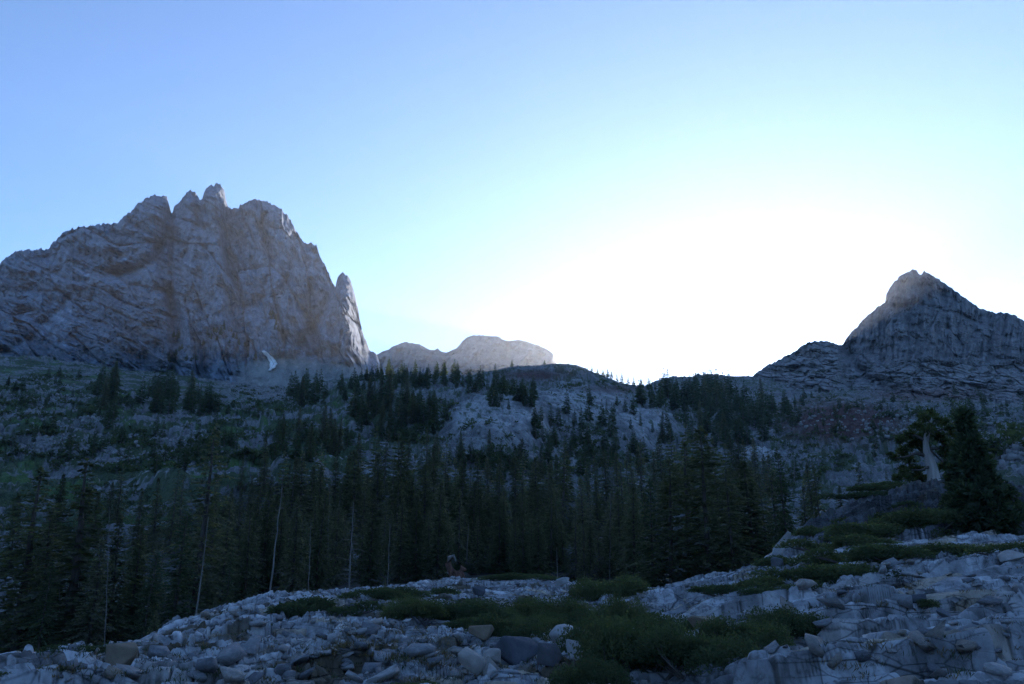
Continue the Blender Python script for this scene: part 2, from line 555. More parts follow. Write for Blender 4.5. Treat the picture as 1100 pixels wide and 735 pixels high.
def slope_detail(X, Y, R, A, Z0):
    """granite knolls, ledges, turf and rust-coloured beds on the valley side"""
    wx2 = X + 9 * fbm(X / 40, Y / 40, 3, 41)
    wy2 = Y + 9 * fbm(X / 40 + 9, Y / 40, 3, 42)
    k1 = fbm(wx2 / 42, wy2 / 42, 5, 43)
    h1, e1, rid3 = facets(wx2 / 15, wy2 / 8, 45, -0.15)
    h2, e2, rid4 = facets(wx2 / 5.0, wy2 / 3.2, 46, -0.15)
    h3, e3, rid5 = facets(wx2 / 1.9, wy2 / 1.5, 48, -0.1)
    s = sstep(60, 220, R)
    edge3 = np.exp(-(e1 / 0.06) ** 2)
    edge4 = np.exp(-(e2 / 0.08) ** 2)
    hill_face = sstep(250, 420, R)
    wl = fbm(wx2 / 45, wy2 / 25, 3, 47)
    ledge = sstep(-0.25, 0.15, fbm(X / 60 + 3, Y / 60, 2, 49))
    dz = s * (4.0 * k1 + 1.9 * h1 + 0.9 * h2 + 0.45 * h3 - 1.8 * edge3 - 0.7 * edge4
              + ledge * (3.6 * stair(wy2 / 19 + 1.8 * wl, 0.22) + 1.2 * stair(wy2 / 6.5 + 2.0 * wl + 0.6 * (rid3 - 0.5), 0.28))) * (1 + 0.3 * hill_face)
    P0X, P0Y = to_px(X, Y, np.maximum(Z0, -60))
    P0X = np.where(np.abs(A) < 60, P0X, -999)
    dome = dome_mask(P0X, P0Y)
    dz = dz * (1 - 0.55 * dome) + 7.0 * dome * s
    dz = dz * (1 - 0.75 * sstep(560, 660, R) * sstep(1000, 700, R))
    dz = dz * (1 - sstep(1500, 3000, R))
    PX, PY = to_px(X, Y, np.maximum(Z0 + dz, -60))
    PX = np.where(np.abs(A) < 60, PX, -999)
    g2 = fbm(X / 30, Y / 30, 5, 55)
    g3 = fbm(X / 7, Y / 7, 4, 56)
    g4 = fbm(X / 2.6, Y / 2.6, 4, 58)
    gf = 0.20 + 0.06 * (rid3 - 0.5) + 0.07 * (rid4 - 0.5) + 0.06 * (rid5 - 0.5) + 0.05 * g2 + 0.07 * g4 - 0.04 * edge3 + 0.15 * dome * sstep(-0.3, 0.1, g3 + g2)
    gf = np.clip(gf, 0.05, 0.4)
    cf = np.stack([gf * 1.0, gf, gf * 1.02], -1)
    # turf on the left valley side and in hollows
    turf = sstep(-4, -10, A) * sstep(120, 160, R) * sstep(1000, 820, R) * sstep(-0.10, 0.02, g2 + 0.5 * g3 + 0.5 * g4)
    turf = np.maximum(turf, sstep(0.03, 0.09, g2 * 0.4 + g3 * 0.5 + g4 * 0.6 - 0.16 * dome) * sstep(70, 110, R) * sstep(1400, 900, R) * 0.9)
    turf_c = np.stack([0.055 + 0.02 * g3, 0.080 + 0.02 * g3, 0.036 + 0 * g3], -1)
    bright = sstep(0.12, 0.3, fbm(X / 22 + 7, Y / 22, 3, 57)) * sstep(-10, -14, A)
    turf_c = turf_c + bright[..., None] * np.array([0.020, 0.050, 0.004])
    cf = cf * (1 - turf[..., None] * 0.92) + turf_c * (turf[..., None] * 0.92)
    # forest floor, and the dark tone of the added unseen wall behind the eye
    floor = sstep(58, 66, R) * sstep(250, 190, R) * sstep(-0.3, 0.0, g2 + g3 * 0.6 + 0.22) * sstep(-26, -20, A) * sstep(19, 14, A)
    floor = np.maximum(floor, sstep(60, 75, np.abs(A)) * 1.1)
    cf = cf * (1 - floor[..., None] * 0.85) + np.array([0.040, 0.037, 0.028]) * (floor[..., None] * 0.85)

    def beds(cx, cy, rx, ry):
        return np.clip(blob(PX, PY, cx, cy, rx, ry) * 1.5 - 0.35 + 0.5 * g3 + 0.3 * g2, 0, 1) * sstep(0, .1, blob(PX, PY, cx, cy, rx * 1.3, ry * 1.3))
    rust = np.maximum.reduce([beds(905, 452, 80, 26) * 1.2, beds(985, 424, 60, 9), beds(575, 403, 42, 7), beds(660, 418, 40, 5) * 0.7])
    rust = np.clip(rust, 0, 1)
    cf = cf * (1 - rust[..., None] * 0.92) + np.array([0.105, 0.054, 0.048]) * (1 + 0.8 * g4[..., None]) * (rust[..., None] * 0.92)
    # scree apron under the left wall
    scree = sstep(0.30, 0.5, blob(PX, PY, 296, 408, 62, 22) + 0.3 * g3 + 0.2 * g4) * sstep(500, 560, R)
    cf = cf * (1 - scree[..., None]) + np.array([0.21, 0.205, 0.20]) * (1 + 1.2 * g4[..., None]) * scree[..., None]
    return dz, cf


def build_ground():
    az = np.concatenate([np.linspace(-math.pi, -0.80, 60)[:-1], np.linspace(-0.80, -0.64, 60)[:-1], np.linspace(-0.64, 0.64, 1350),
                         np.linspace(0.64, 0.80, 60)[1:], np.linspace(0.80, math.pi, 60)[1:]])
    rr = np.concatenate([np.geomspace(0.6, 8.5, 40)[:-1], np.geomspace(8.5, 48, 760)[:-1], np.geomspace(48, 110, 110)[:-1], np.geomspace(110, 700, 640)[:-1], np.geomspace(700, 1100, 110)[:-1], np.geomspace(1100, 12000, 40)])
    Z0 = base_height(az, rr)
    R, AZ = np.meshgrid(rr, az, indexing='ij')
    X, Y = R * np.sin(AZ), R * np.cos(AZ)
    n0, n1 = int(np.searchsorted(rr, 36.0)), int(np.searchsorted(rr, 72.0))
    parts = []
    for sl, nearly, farly in ((slice(0, n0), True, False), (slice(n0, n1), True, True), (slice(n1, len(rr)), False, True)):
        parts.append(ground_detail(X[sl], Y[sl], R[sl], AZ[sl], Z0[sl], nearly, farly))
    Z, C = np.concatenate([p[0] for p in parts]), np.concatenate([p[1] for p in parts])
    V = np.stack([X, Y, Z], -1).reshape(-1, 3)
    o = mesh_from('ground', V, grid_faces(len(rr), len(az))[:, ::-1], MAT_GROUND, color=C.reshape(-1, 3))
    tag(o, 'broken grey granite ground rising from the outcrop to the skyline hills', 'ground', kind='structure')
    return az, rr, Z


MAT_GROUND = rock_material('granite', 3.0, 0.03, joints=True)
_gaz, _grr, _gz = build_ground()


def ground_zv(x, y):
    """height of the built ground at points (bilinear on the polar grid)"""
    r = np.clip(np.hypot(x, y), _grr[0], _grr[-1] * 0.999)
    a = np.arctan2(x, y)
    i = np.clip(np.searchsorted(_grr, r) - 1, 0, len(_grr) - 2)
    j = np.clip(np.searchsorted(_gaz, a) - 1, 0, len(_gaz) - 2)
    t = (r - _grr[i]) / (_grr[i + 1] - _grr[i])
    s = (a - _gaz[j]) / (_gaz[j + 1] - _gaz[j])
    return (_gz[i, j] * (1 - s) + _gz[i, j + 1] * s) * (1 - t) + (_gz[i + 1, j] * (1 - s) + _gz[i + 1, j + 1] * s) * t


def ground_z(x, y):
    return float(ground_zv(np.array([x]), np.array([y]))[0])


def on_ground(px, dist):
    """ground point on the bearing of column px, at a distance"""
    z = 0.0
    y = 600.0
    for _ in range(4):
        a, _s = sight(px, y)
        p = (dist * math.sin(a), dist * math.cos(a))
        z = ground_z(*p)
        y = to_px(p[0], p[1], z)[1]
    return p[0], p[1], z


def seen_ground(px, py, r0=9.0, r1=1000.0):
    """first ground point met by the sight line, or None"""
    a, s = sight(px, py)
    rs = np.geomspace(r0, r1, 700)
    x, y = rs * math.sin(a), rs * math.cos(a)
    gz = ground_zv(x, y)
    hit = np.nonzero(EYE + rs * s <= gz)[0]
    if len(hit) == 0:
        return None
    k = hit[0]
    return float(x[k]), float(y[k]), float(gz[k]), float(rs[k])


# ------------------------------------------------------------------ mountains: a wall with gullies and ledges, a crest, and a back slope
def mountain(name, crest, base, dist_crest, dist_base, relief, albedo, mat, nu, nv, label, back=260.0, power=1.0, rug=1.0):
    """crest/base: sky line and foot as seen from the valley; dist_*: how far they stand; relief(u,v,x,z): metres towards the valley"""
    x0, x1 = crest[0][0], crest[-1][0]
    px = np.linspace(x0, x1, nu)
    cy = np.interp(px, *zip(*crest))
    jag = np.abs(noise2(px / 6.0, px * 0 + 1.7, 73)) + 0.6 * np.abs(noise2(px / 2.6, px * 0 + 4.7, 74)) - 0.45
    rough = 0.9 * fbm(px / 9.0, px * 0 + 3.3, 4, 71) + rug * 2.6 * jag + rug * 1.3 * (np.floor(3 * noise2(px / 4.2, px * 0 + 2.2, 75)) / 3)
    cy = cy + rough
    by = np.interp(px, *zip(*base))
    dc = np.interp(px, *zip(*dist_crest))
    db = np.interp(px, *zip(*dist_base))
    t = np.linspace(0, 1, nv) ** 0.9
    PY = cy[None] + (by - cy)[None] * t[:, None]
    PX = np.broadcast_to(px[None], PY.shape)
    a, s = sight(PX, PY)
    D = dc[None] + (db - dc)[None] * (t[:, None] ** power)
    T = np.broadcast_to(t[:, None], PY.shape)
    rel, shade = relief(PX, PY, T)
    edge = 0.6 + 0.4 * sstep(0, 0.05, T)
    D = D - rel * edge
    X, Y, Z = D * np.sin(a), D * np.cos(a), EYE + D * s
    C = albedo(PX, PY, T, shade, X, Y, Z)
    # back slope
    nb = 26
    q = np.linspace(0, 1, nb + 1)[1:]
    Db = D[0][None] + back * q[:, None] + 14 * fbm(PX[0][None] / 9.0 + q[:, None] * 3, q[:, None] * 5 + 0 * PX[0][None], 3, 77) * q[:, None]
    Zb = Z[0][None] - (back * 1.25 * q[:, None] ** 1.25) * np.ones_like(Db)
    ab = a[0][None] * np.ones_like(Db)
    Xb, Yb = Db * np.sin(ab), Db * np.cos(ab)
    Cb = np.repeat(C[0][None], nb, 0)
    V = np.concatenate([np.stack([Xb, Yb, Zb], -1)[::-1], np.stack([X, Y, Z], -1)], 0)
    CC = np.concatenate([Cb[::-1], C], 0)
    o = mesh_from(name, V.reshape(-1, 3), grid_faces(nb + nv, nu), mat, color=np.clip(CC, 0.02, 0.6).reshape(-1, 3))
    tag(o, label, 'mountain', kind='structure')
    return o, (px, t, X, Y, Z)


# --- the jagged wall on the left
CREST_W = [(-260, 330), (-180, 300), (-120, 312), (-60, 300), (-20, 292), (0, 284.5), (8, 276), (17, 270), (34, 269), (50, 268.5), (57, 260), (69, 250), (84, 244.5), (105, 242), (126, 240), (134, 233), (141, 227), (148, 219),
           (156.5, 213), (168, 210), (175, 211), (179.5, 213), (182, 222), (184.5, 230), (187, 224), (191, 218), (197, 213), (200, 207), (205, 205), (209, 205.5), (212.5, 212), (215, 215), (218.5, 211), (221, 204), (225, 200.5),
           (232, 198), (237, 200), (241, 205), (243, 216), (246, 224), (256, 223.5), (263, 218), (271, 215), (284.5, 216), (293, 221), (301.6, 225), (308, 231), (313, 238.7), (318, 248), (326.5, 261.6), (333, 262),
           (340, 265.5), (344, 276), (349, 284.5), (354, 296), (358.5, 307), (360.5, 308), (363, 297), (369.6, 294), (373, 297), (376, 301.7), (380, 312), (384, 326.5), (387.6, 349.5), (391, 362), (397, 376), (403, 380), (409, 392), (418, 405)]
BASE_W = [(-260, 430), (0, 425), (100, 430), (200, 440), (260, 446), (330, 440), (380, 428), (418, 422)]


def relief_wall(PX, PY, T):
    wx = PX + 7 * fbm(PX / 45, PY / 45, 3, 81)
    wy = PY + 7 * fbm(PX / 45 + 5, PY / 45, 3, 82)
    # right half: buttresses falling steeply to the right; left half: ramps dipping gently to the right
    m = sstep(170, 250, PX + 0.25 * (PY - 300))
    b1 = wx * 0.95 - wy * 0.30
    b2 = wx * 0.30 + wy * 0.95
    butt = ridged(b1 / 62, b2 / 210, 5, 83)
    fin = ridged(b1 / 17, b2 / 70, 4, 84)
    l1 = wx * 0.86 + wy * 0.50
    l2 = -wx * 0.50 + wy * 0.86
    ramp = ridged(l1 / 150, l2 / 34, 5, 85)
    rampf = ridged(l1 / 48, l2 / 11, 4, 86)
    blocks = fbm(wx / 20, wy / 15, 5, 87)
    crag = ridged(wx / 9, wy / 7, 4, 88)
    rel = m * (84 * (butt - 0.5) + 16 * (fin - 0.5)) + (1 - m) * (30 * (butt - 0.5) + 44 * (ramp - 0.5) + 14 * (rampf - 0.5)) + 18 * blocks + 4 * (crag - 0.5)
    q1, q2 = np.where(m > 0.5, b1, l1), np.where(m > 0.5, b2, l2)
    s1, s2 = (30.0, 44.0)
    fa, ea, _i = facets(b1 / 30, b2 / 115, 181)
    fb, eb, idb = facets(b1 / 9, b2 / 40, 182)
    fc, ec, idc = facets(b1 / 4.0, b2 / 9.5, 183)
    ga, ha, _i = facets(l1 / 90, l2 / 24, 184, -0.1)
    gb, hb, idd = facets(l1 / 30, l2 / 7, 185, -0.1)
    gc, hc, _i = facets(l1 / 9, l2 / 3.4, 186)
    crack = lambda e, w: np.exp(-(e / w) ** 2)
    rel = rel + m * (26 * fa + 6 * fb + 2.4 * fc - 12 * crack(ea, 0.05) - 3 * crack(eb, 0.08) - 1.5 * crack(ec, 0.12))
    rel = rel + (1 - m) * (22 * ga + 5 * gb + 2.2 * gc - 5 * crack(ha, 0.05) - 2 * crack(hb, 0.08) - 1.2 * crack(hc, 0.12))
    rel = rel - 8 * stair(-(l2 / 27 + 0.9 * fbm(wx / 60, wy / 60, 4, 89)), 0.18) * (1 - 0.65 * m)
    crag = crag + 0.25 * (m * (idb + idc) + (1 - m) * idd * 2 - 1)
    # the couloirs
    def gully(pts, w, depth):
        d = seg_dist(wx, wy, pts)
        return depth * np.exp(-(d / w) ** 2)
    g = gully([(184, 226), (178, 252), (160, 285), (120, 300)], 6, 38) + gully([(168, 262), (186, 340), (190, 380), (182, 430)], 6, 30)
    g = g + gully([(244, 222), (238, 262), (252, 300), (262, 330)], 5, 26) + gully([(318, 255), (300, 320), (305, 370)], 5, 30) + gully([(357, 305), (345, 340), (322, 372)], 5, 30)
    g = g + gully([(213, 212), (214, 240), (200, 275)], 4, 16) + gully([(75, 320), (30, 365), (0, 380)], 5, 20) + gully([(285, 230), (292, 280), (282, 330)], 4, 16) + gully([(340, 270), (330, 320), (338, 370)], 4, 18)
    rel = rel - g
    # spires stand proud
    rel = rel + 26 * blob(PX, PY, 371, 320, 9, 40) + 22 * blob(PX, PY, 232, 215, 11, 25) + 18 * blob(PX, PY, 165, 232, 14, 26)
    # smooth scree at the foot
    fan = np.clip(1.25 * blob(PX, PY, 300, 408, 52, 30) + 0.8 * blob(PX, PY, 370, 402, 40, 14), 0, 1)
    fan = sstep(0.35, 0.75, fan + 0.1 * blocks)
    rel = rel * (1 - 0.9 * fan)
    return rel, (butt * m + ramp * (1 - m), g, fan, crag)


def albedo_wall(PX, PY, T, sh, X, Y, Z):
    main, g, fan, crag = sh
    n = fbm(PX / 26, PY / 18, 5, 91)
    l2 = -PX * 0.50 + PY * 0.86
    l1 = PX * 0.86 + PY * 0.5
    band = fbm(l1 / 90, l2 / 8, 4, 92)
    fine = fbm(PX / 4, PY / 5, 4, 93)
    v = 0.215 + 0.05 * n + 0.06 * band + 0.05 * fine - 0.05 * sstep(310, 380, PY) * sstep(250, 150, PX)
    v = v + 0.09 * sstep(0.35, 0.6, band + 0.4 * fine) + 0.07 * (crag - 0.6)
    v = np.clip(v, 0.08, 0.45)
    warm = np.clip(0.3 + 0.9 * n, 0, 1)
    c = np.stack([v * (0.80 + 0.05 * warm), v * (0.98 + 0.01 * warm), v * (1.27 - 0.08 * warm)], -1)
    rust = sstep(0.2, 0.5, fbm(PX / 22 + 3, PY / 10, 4, 94) + 0.5 * blob(PX, PY, 80, 385, 60, 14))
    c = c * (1 - 0.12 * rust[..., None]) + np.array([0.22, 0.15, 0.105]) * (0.12 * rust[..., None])
    damp_shade = 0.14 * sstep(0.12, 0.4, fbm((PX * 0.95 - PY * 0.3) / 7, (PX * 0.3 + PY * 0.95) / 70, 4, 97)) * sstep(150, 230, PX)
    c = c * (1 - np.clip(damp_shade, 0, 0.6)[..., None])  # water streaks painted dark, also standing in for weak relief shading
    green = np.clip(0.6 * sstep(14, 26, g) * sstep(330, 390, PY) + sstep(0.12, 0.32, fbm(PX / 12, PY / 9, 4, 95)) * sstep(330, 410, PY), 0, 1) * (1 - fan) * 0.45
    c = c * (1 - green[..., None]) + np.array([0.04, 0.06, 0.04]) * green[..., None]
    f3 = fan[..., None]
    sc = 0.25 + 0.05 * fine + 0.03 * fbm((PX + 0.9 * PY) / 7, (PX - 0.9 * PY) / 40, 3, 96)
    return c * (1 - f3) + np.stack([sc * 1.03, sc, sc * 0.98], -1) * f3


MAT_WALL = rock_material('cliff_rock', 0.22, 1.6, streak=(0.10, 0.10, 0.018), lo=0.84, hi=1.15, lichen=0.80)
wall_obj, WALL = mountain('mountain', CREST_W, BASE_W,
                          [(-260, 1260), (0, 1190), (120, 1150), (165, 1130), (184, 1165), (205, 1115), (232, 1090), (246, 1110), (275, 1070), (320, 1030), (357, 1000), (361, 985), (371, 955), (390, 980), (418, 1000)],
                          [(-260, 860), (0, 840), (200, 820), (300, 810), (380, 810), (418, 830)], relief_wall, albedo_wall, MAT_WALL, 980, 460,
                          'jagged grey rock wall with spires and a scree apron at its foot', rug=1.35)

# --- the far hazy ridge in the gap
CREST_F = [(330, 420), (380, 396), (398, 386), (406.7, 380), (422, 372.5), (430, 369), (437, 367.5), (451, 370), (462, 376), (466, 376.5), (470, 374), (473, 377), (479, 379), (491, 373.6), (497, 366), (502, 362), (510, 360), (522, 361),
           (533, 361), (544, 366.7), (552, 365.6), (559.5, 365.6), (572, 369), (582, 372.5), (590, 377), (594, 380), (596, 386), (598, 392), (606, 398), (630, 405), (660, 411), (700, 417), (740, 420), (780, 424), (800, 440)]  # hidden right end added to block the sun from the left wall
BASE_F = [(330, 450), (480, 440), (800, 460)]


def relief_far(PX, PY, T):
    r = 150 * (ridged((PX * 0.9 + PY * 0.4) / 26, (PY - PX * 0.3) / 60, 5, 101) - 0.5) + 60 * fbm(PX / 9, PY / 7, 4, 102)
    return r, None


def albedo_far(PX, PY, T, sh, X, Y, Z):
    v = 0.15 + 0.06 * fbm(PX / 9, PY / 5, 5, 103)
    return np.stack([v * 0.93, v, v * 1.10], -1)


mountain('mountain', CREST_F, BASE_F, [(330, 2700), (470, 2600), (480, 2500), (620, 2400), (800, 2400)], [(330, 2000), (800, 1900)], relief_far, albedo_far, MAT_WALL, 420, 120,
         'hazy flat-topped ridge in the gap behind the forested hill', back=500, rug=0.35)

# --- the pyramid on the right with its rounded shoulder
CREST_P = [(770, 440), (790, 420), (803, 408), (808.5, 404.5), (822.6, 393.6), (838, 385.7), (854, 378), (862, 372), (869.5, 367.6), (885, 366.3), (897.6, 369.5), (904, 371), (910, 363.5), (916, 356), (924, 347), (932, 338.8), (942, 331),
           (950.5, 325.5), (952, 316), (957, 307), (965, 298.5), (972, 294), (979, 290.5), (984, 290), (987, 295), (990, 294.5), (992.5, 290.8), (996, 293), (1004, 297), (1012, 302.5), (1019.6, 307.5), (1032, 317), (1048, 328), (1060, 334), (1070, 335.5), (1079, 336), (1091.6, 340),
           (1100, 345), (1130, 352), (1180, 385), (1300, 420)]
BASE_P = [(770, 470), (850, 462), (905, 455), (1000, 452), (1100, 462), (1300, 480)]


def relief_peak(PX, PY, T):
    wx = PX + 5 * fbm(PX / 35, PY / 35, 3, 111)
    wy = PY + 5 * fbm(PX / 35 + 5, PY / 35, 3, 112)
    tilt = wy - 0.10 * wx
    up = sstep(400, 380, PY + 0.0 * PX) * sstep(900, 915, PX)            # the fluted face
    flute = ridged((wx + 0.12 * wy) / 11, wy / 60, 5, 113)
    f2 = ridged((wx + 0.1 * wy) / 4, wy / 26, 3, 114)
    bench = ridged((wx + 0.6 * wy) / 70, tilt / 11, 5, 115)
    saw = -stair(-(tilt / 15 + 1.3 * fbm(wx / 45, wy / 22, 4, 116)), 0.2) * sstep(-0.25, 0.2, fbm(wx / 40, wy / 20, 3, 119)) + 0.5
    fa, ea, _i = facets(wx / 15, wy / 30, 191)
    fb, eb, idb = facets(wx / 5.5, wy / 10, 192)
    fc, ec, _i = facets(wx / 26, tilt / 9, 193, -0.1)
    fd, ed, idd = facets(wx / 9, tilt / 4, 194, -0.1)
    big = fbm(wx / 42, wy / 30, 4, 117)
    rel = up * (26 * (flute - 0.5) + 10 * (f2 - 0.5) + 8 * fa + 4 * fb - 5 * np.exp(-(ea / 0.07) ** 2)) + (1 - 0.75 * up) * (8 * (bench - 0.5) + 9 * (saw - 0.5) + 9 * fc + 4.5 * fd - 5 * np.exp(-(ec / 0.07) ** 2) - 3 * np.exp(-(ed / 0.1) ** 2)) + 28 * big + 7 * fbm(wx / 8, wy / 6, 4, 118)
    # a ledge line climbing to the summit, the summit block above it
    d = seg_dist(wx, wy, [(945, 332), (985, 326), (1030, 336), (1080, 360)])
    rel = rel - 9 * np.exp(-(d / 2.2) ** 2)
    # the gully between shoulder and pyramid
    d = seg_dist(wx, wy, [(904, 369), (918, 392), (935, 408), (960, 418)])
    rel = rel - 26 * np.exp(-(d / 5.0) ** 2)
    return rel, (up, saw, bench)


def albedo_peak(PX, PY, T, sh, X, Y, Z):
    up, saw, bench = sh
    n = fbm(PX / 24, PY / 15, 5, 121)
    fine = fbm(PX / 4, PY / 4, 4, 122)
    streak = fbm(PX / 5, PY / 42, 4, 123)
    v = 0.175 + 0.05 * n + 0.05 * fine + 0.07 * up * streak + 0.05 * (1 - up)
    v = v + 0.07 * sstep(0.2, 0.5, fbm((PX + PY) / 60, (PY - 0.1 * PX) / 6, 4, 124)) * (1 - up)
    c = np.stack([v * 1.02, v * 0.985, v * 1.01], -1)
    rust = np.clip(sstep(0.15, 0.5, fbm(PX / 18, PY / 8, 4, 125)) * 0.5 + 1.2 * blob(PX, PY, 1000, 424, 70, 8) + blob(PX, PY, 915, 450, 60, 16) - 0.1, 0, 1) * 0.75
    c = c * (1 - rust[..., None]) + np.array([0.15, 0.095, 0.085]) * rust[..., None]
    green = sstep(0.16, 0.34, fbm(PX / 10, PY / 6, 4, 126)) * (1 - up) * 0.7
    return c * (1 - green[..., None]) + np.array([0.05, 0.06, 0.035]) * green[..., None]


MAT_PEAK = rock_material('banded_rock', 0.25, 1.4, streak=(0.16, 0.16, 0.012), lichen=0.72)
mountain('mountain', CREST_P, BASE_P, [(770, 900), (808, 930), (870, 900), (900, 930), (912, 1040), (960, 1060), (985, 1080), (1060, 1060), (1100, 1040), (1300, 1000)],
         [(770, 720), (850, 690), (905, 700), (1000, 720), (1100, 700), (1300, 680)], relief_peak, albedo_peak, MAT_PEAK, 760, 330,
         'steep pyramid peak with a fluted face and a rounded shoulder', back=300, rug=0.8)

# ------------------------------------------------------------------ the air of the valley
def build_haze():
    x0, x1, y0, y1, z0, z1 = -12500.0, 12500.0, -12500.0, 12500.0, -300.0, 1080.0
    v = np.array([(x, y, z) for z in (z0, z1) for y in (y0, y1) for x in (x0, x1)])
    f = np.array([(0, 2, 3, 1), (4, 5, 7, 6), (0, 1, 5, 4), (2, 6, 7, 3), (0, 4, 6, 2), (1, 3, 7, 5)])
    m = bpy.data.materials.new('air')
    m.use_nodes = True
    nt = m.node_tree
    nt.nodes.clear()
    out = nt.nodes.new('ShaderNodeOutputMaterial')
    vol = nt.nodes.new('ShaderNodeVolumePrincipled')
    vol.inputs['Color'].default_value = (0.82, 0.90, 1.0, 1)
    vol.inputs['Density'].default_value = HAZE
    vol.inputs['Anisotropy'].default_value = 0.58
    nt.links.new(vol.outputs['Volume'], out.inputs['Volume'])
    o = mesh_from('haze', v, f, m, smooth=False)
    tag(o, 'thin pale evening haze filling the valley air', 'haze', kind='stuff')


HAZE = 0.00005
build_haze()

# ================================================================== PLANTS
def foliage_material(name, a, b, c, trans=0.42):
    M = Mat(name, 0.75, 0.15)
    oi = M.n('ShaderNodeObjectInfo')
    col = M.ramp(oi.outputs['Random'], [(0.0, a), (0.5, b), (1.0, c)])
    v = M.coord()
    n = M.noise(v, 1.6, 3, 0.6)
    col = M.mix(col, M.ramp(n, [(0.3, 0.65), (0.7, 1.35)]))
    M.base(col)
    tr = M.n('ShaderNodeBsdfTranslucent')
    M.l(M.mix(col, (1.5, 1.5, 0.7)), tr.inputs['Color'])
    mx = M.n('ShaderNodeMixShader')
    mx.inputs[0].default_value = trans
    M.l(M.b.outputs[0], mx.inputs[1])
    M.l(tr.outputs[0], mx.inputs[2])
    out = [n for n in M.nt.nodes if n.type == 'OUTPUT_MATERIAL'][0]
    M.l(mx.outputs[0], out.inputs['Surface'])
    return M.m


def bark_material(name, dark, light, scale=6.0):
    M = Mat(name, 0.95, 0.1)
    n = M.noise(M.coord((1, 1, 0.12)), scale, 6, 0.7, 0.5)
    c = M.ramp(n, [(0.3, dark), (0.7, light)])
    M.bump(n, 0.7, 0.03)
    return M.base(c)


MAT_FIR = foliage_material('fir_needles', (0.072, 0.080, 0.050), (0.110, 0.120, 0.080), (0.150, 0.155, 0.118))
MAT_PINE = foliage_material('pine_needles', (0.085, 0.092, 0.060), (0.098, 0.106, 0.068), (0.110, 0.116, 0.078))
MAT_JUNIPER = foliage_material('juniper_scales', (0.070, 0.085, 0.042), (0.075, 0.09, 0.045), (0.08, 0.095, 0.05))
MAT_DARK = foliage_material('dense_needles', (0.060, 0.080, 0.052), (0.062, 0.084, 0.054), (0.066, 0.088, 0.056))
MAT_SHRUB = foliage_material('shrub_leaves', (0.062, 0.080, 0.048), (0.075, 0.094, 0.052), (0.095, 0.112, 0.058))
_M = Mat('talus_stone', 0.93, 0.15)
MAT_GROUND_LOOSE = _M.base(_M.ramp(_M.noise(_M.coord(), 0.35, 6, 0.7), [(0.3, (0.14, 0.14, 0.142)), (0.7, (0.31, 0.305, 0.30))]))
MAT_BARK = bark_material('grey_bark', (0.06, 0.05, 0.043), (0.15, 0.13, 0.115))
MAT_SNAG = bark_material('bleached_wood', (0.09, 0.082, 0.075), (0.27, 0.25, 0.23))
MAT_RED = bark_material('red_weathered_wood', (0.06, 0.032, 0.024), (0.20, 0.115, 0.085), 9.0)


def unit(v):
    return v / np.maximum(np.linalg.norm(v, axis=-1, keepdims=True), 1e-9)


def sprays(P, D, L, W, rng):
    """needle sprays: thin leaf-shaped faces from P along D"""
    n = len(P)
    S = unit(np.cross(D, unit(rng.normal(size=(n, 3)) * 0.6 + np.array([0, 0, 1.0]))))
    L, W = np.broadcast_to(L, (n,))[:, None], np.broadcast_to(W, (n,))[:, None]
    m = P + D * L * 0.5
    V = np.stack([P, m + S * W * 0.5, P + D * L - np.array([0, 0, 0.08]) * L, m - S * W * 0.5], 1).reshape(-1, 3)
    return V, np.arange(4 * n).reshape(-1, 4)


def tube(pts, radii, sides=6):
    pts = np.asarray(pts, float)
    n = len(pts)
    T = unit(np.gradient(pts, axis=0))
    ref = np.where(np.abs(T[:, 2:3]) > 0.9, np.array([[1.0, 0, 0]]), np.array([[0, 0, 1.0]]))
    A = unit(np.cross(T, ref))
    B = np.cross(T, A)
    th = np.linspace(0, 2 * np.pi, sides, endpoint=False)
    ring = A[:, None] * np.cos(th)[None, :, None] + B[:, None] * np.sin(th)[None, :, None]
    V = (pts[:, None] + ring * np.asarray(radii, float)[:, None, None]).reshape(-1, 3)
    i = np.arange(n * sides).reshape(n, sides)
    j = np.roll(i, -1, 1)
    F = np.stack([i[:-1], j[:-1], j[1:], i[1:]], -1).reshape(-1, 4)
    V = np.vstack([V, pts[-1:] + T[-1:] * radii[-1]])
    tip = len(V) - 1
    cap = np.stack([i[-1], j[-1], np.full(sides, tip), np.full(sides, tip)], -1)
    return V, np.vstack([F, cap[:, [0, 1, 2, 2]]])


def join(parts):
    V, F, k = [], [], 0
    for v, f in parts:
        V.append(v)
        F.append(f + k)
        k += len(v)
    return np.vstack(V), np.vstack(F)


def fix_quads(me_faces):
    return me_faces


REF = 16.0


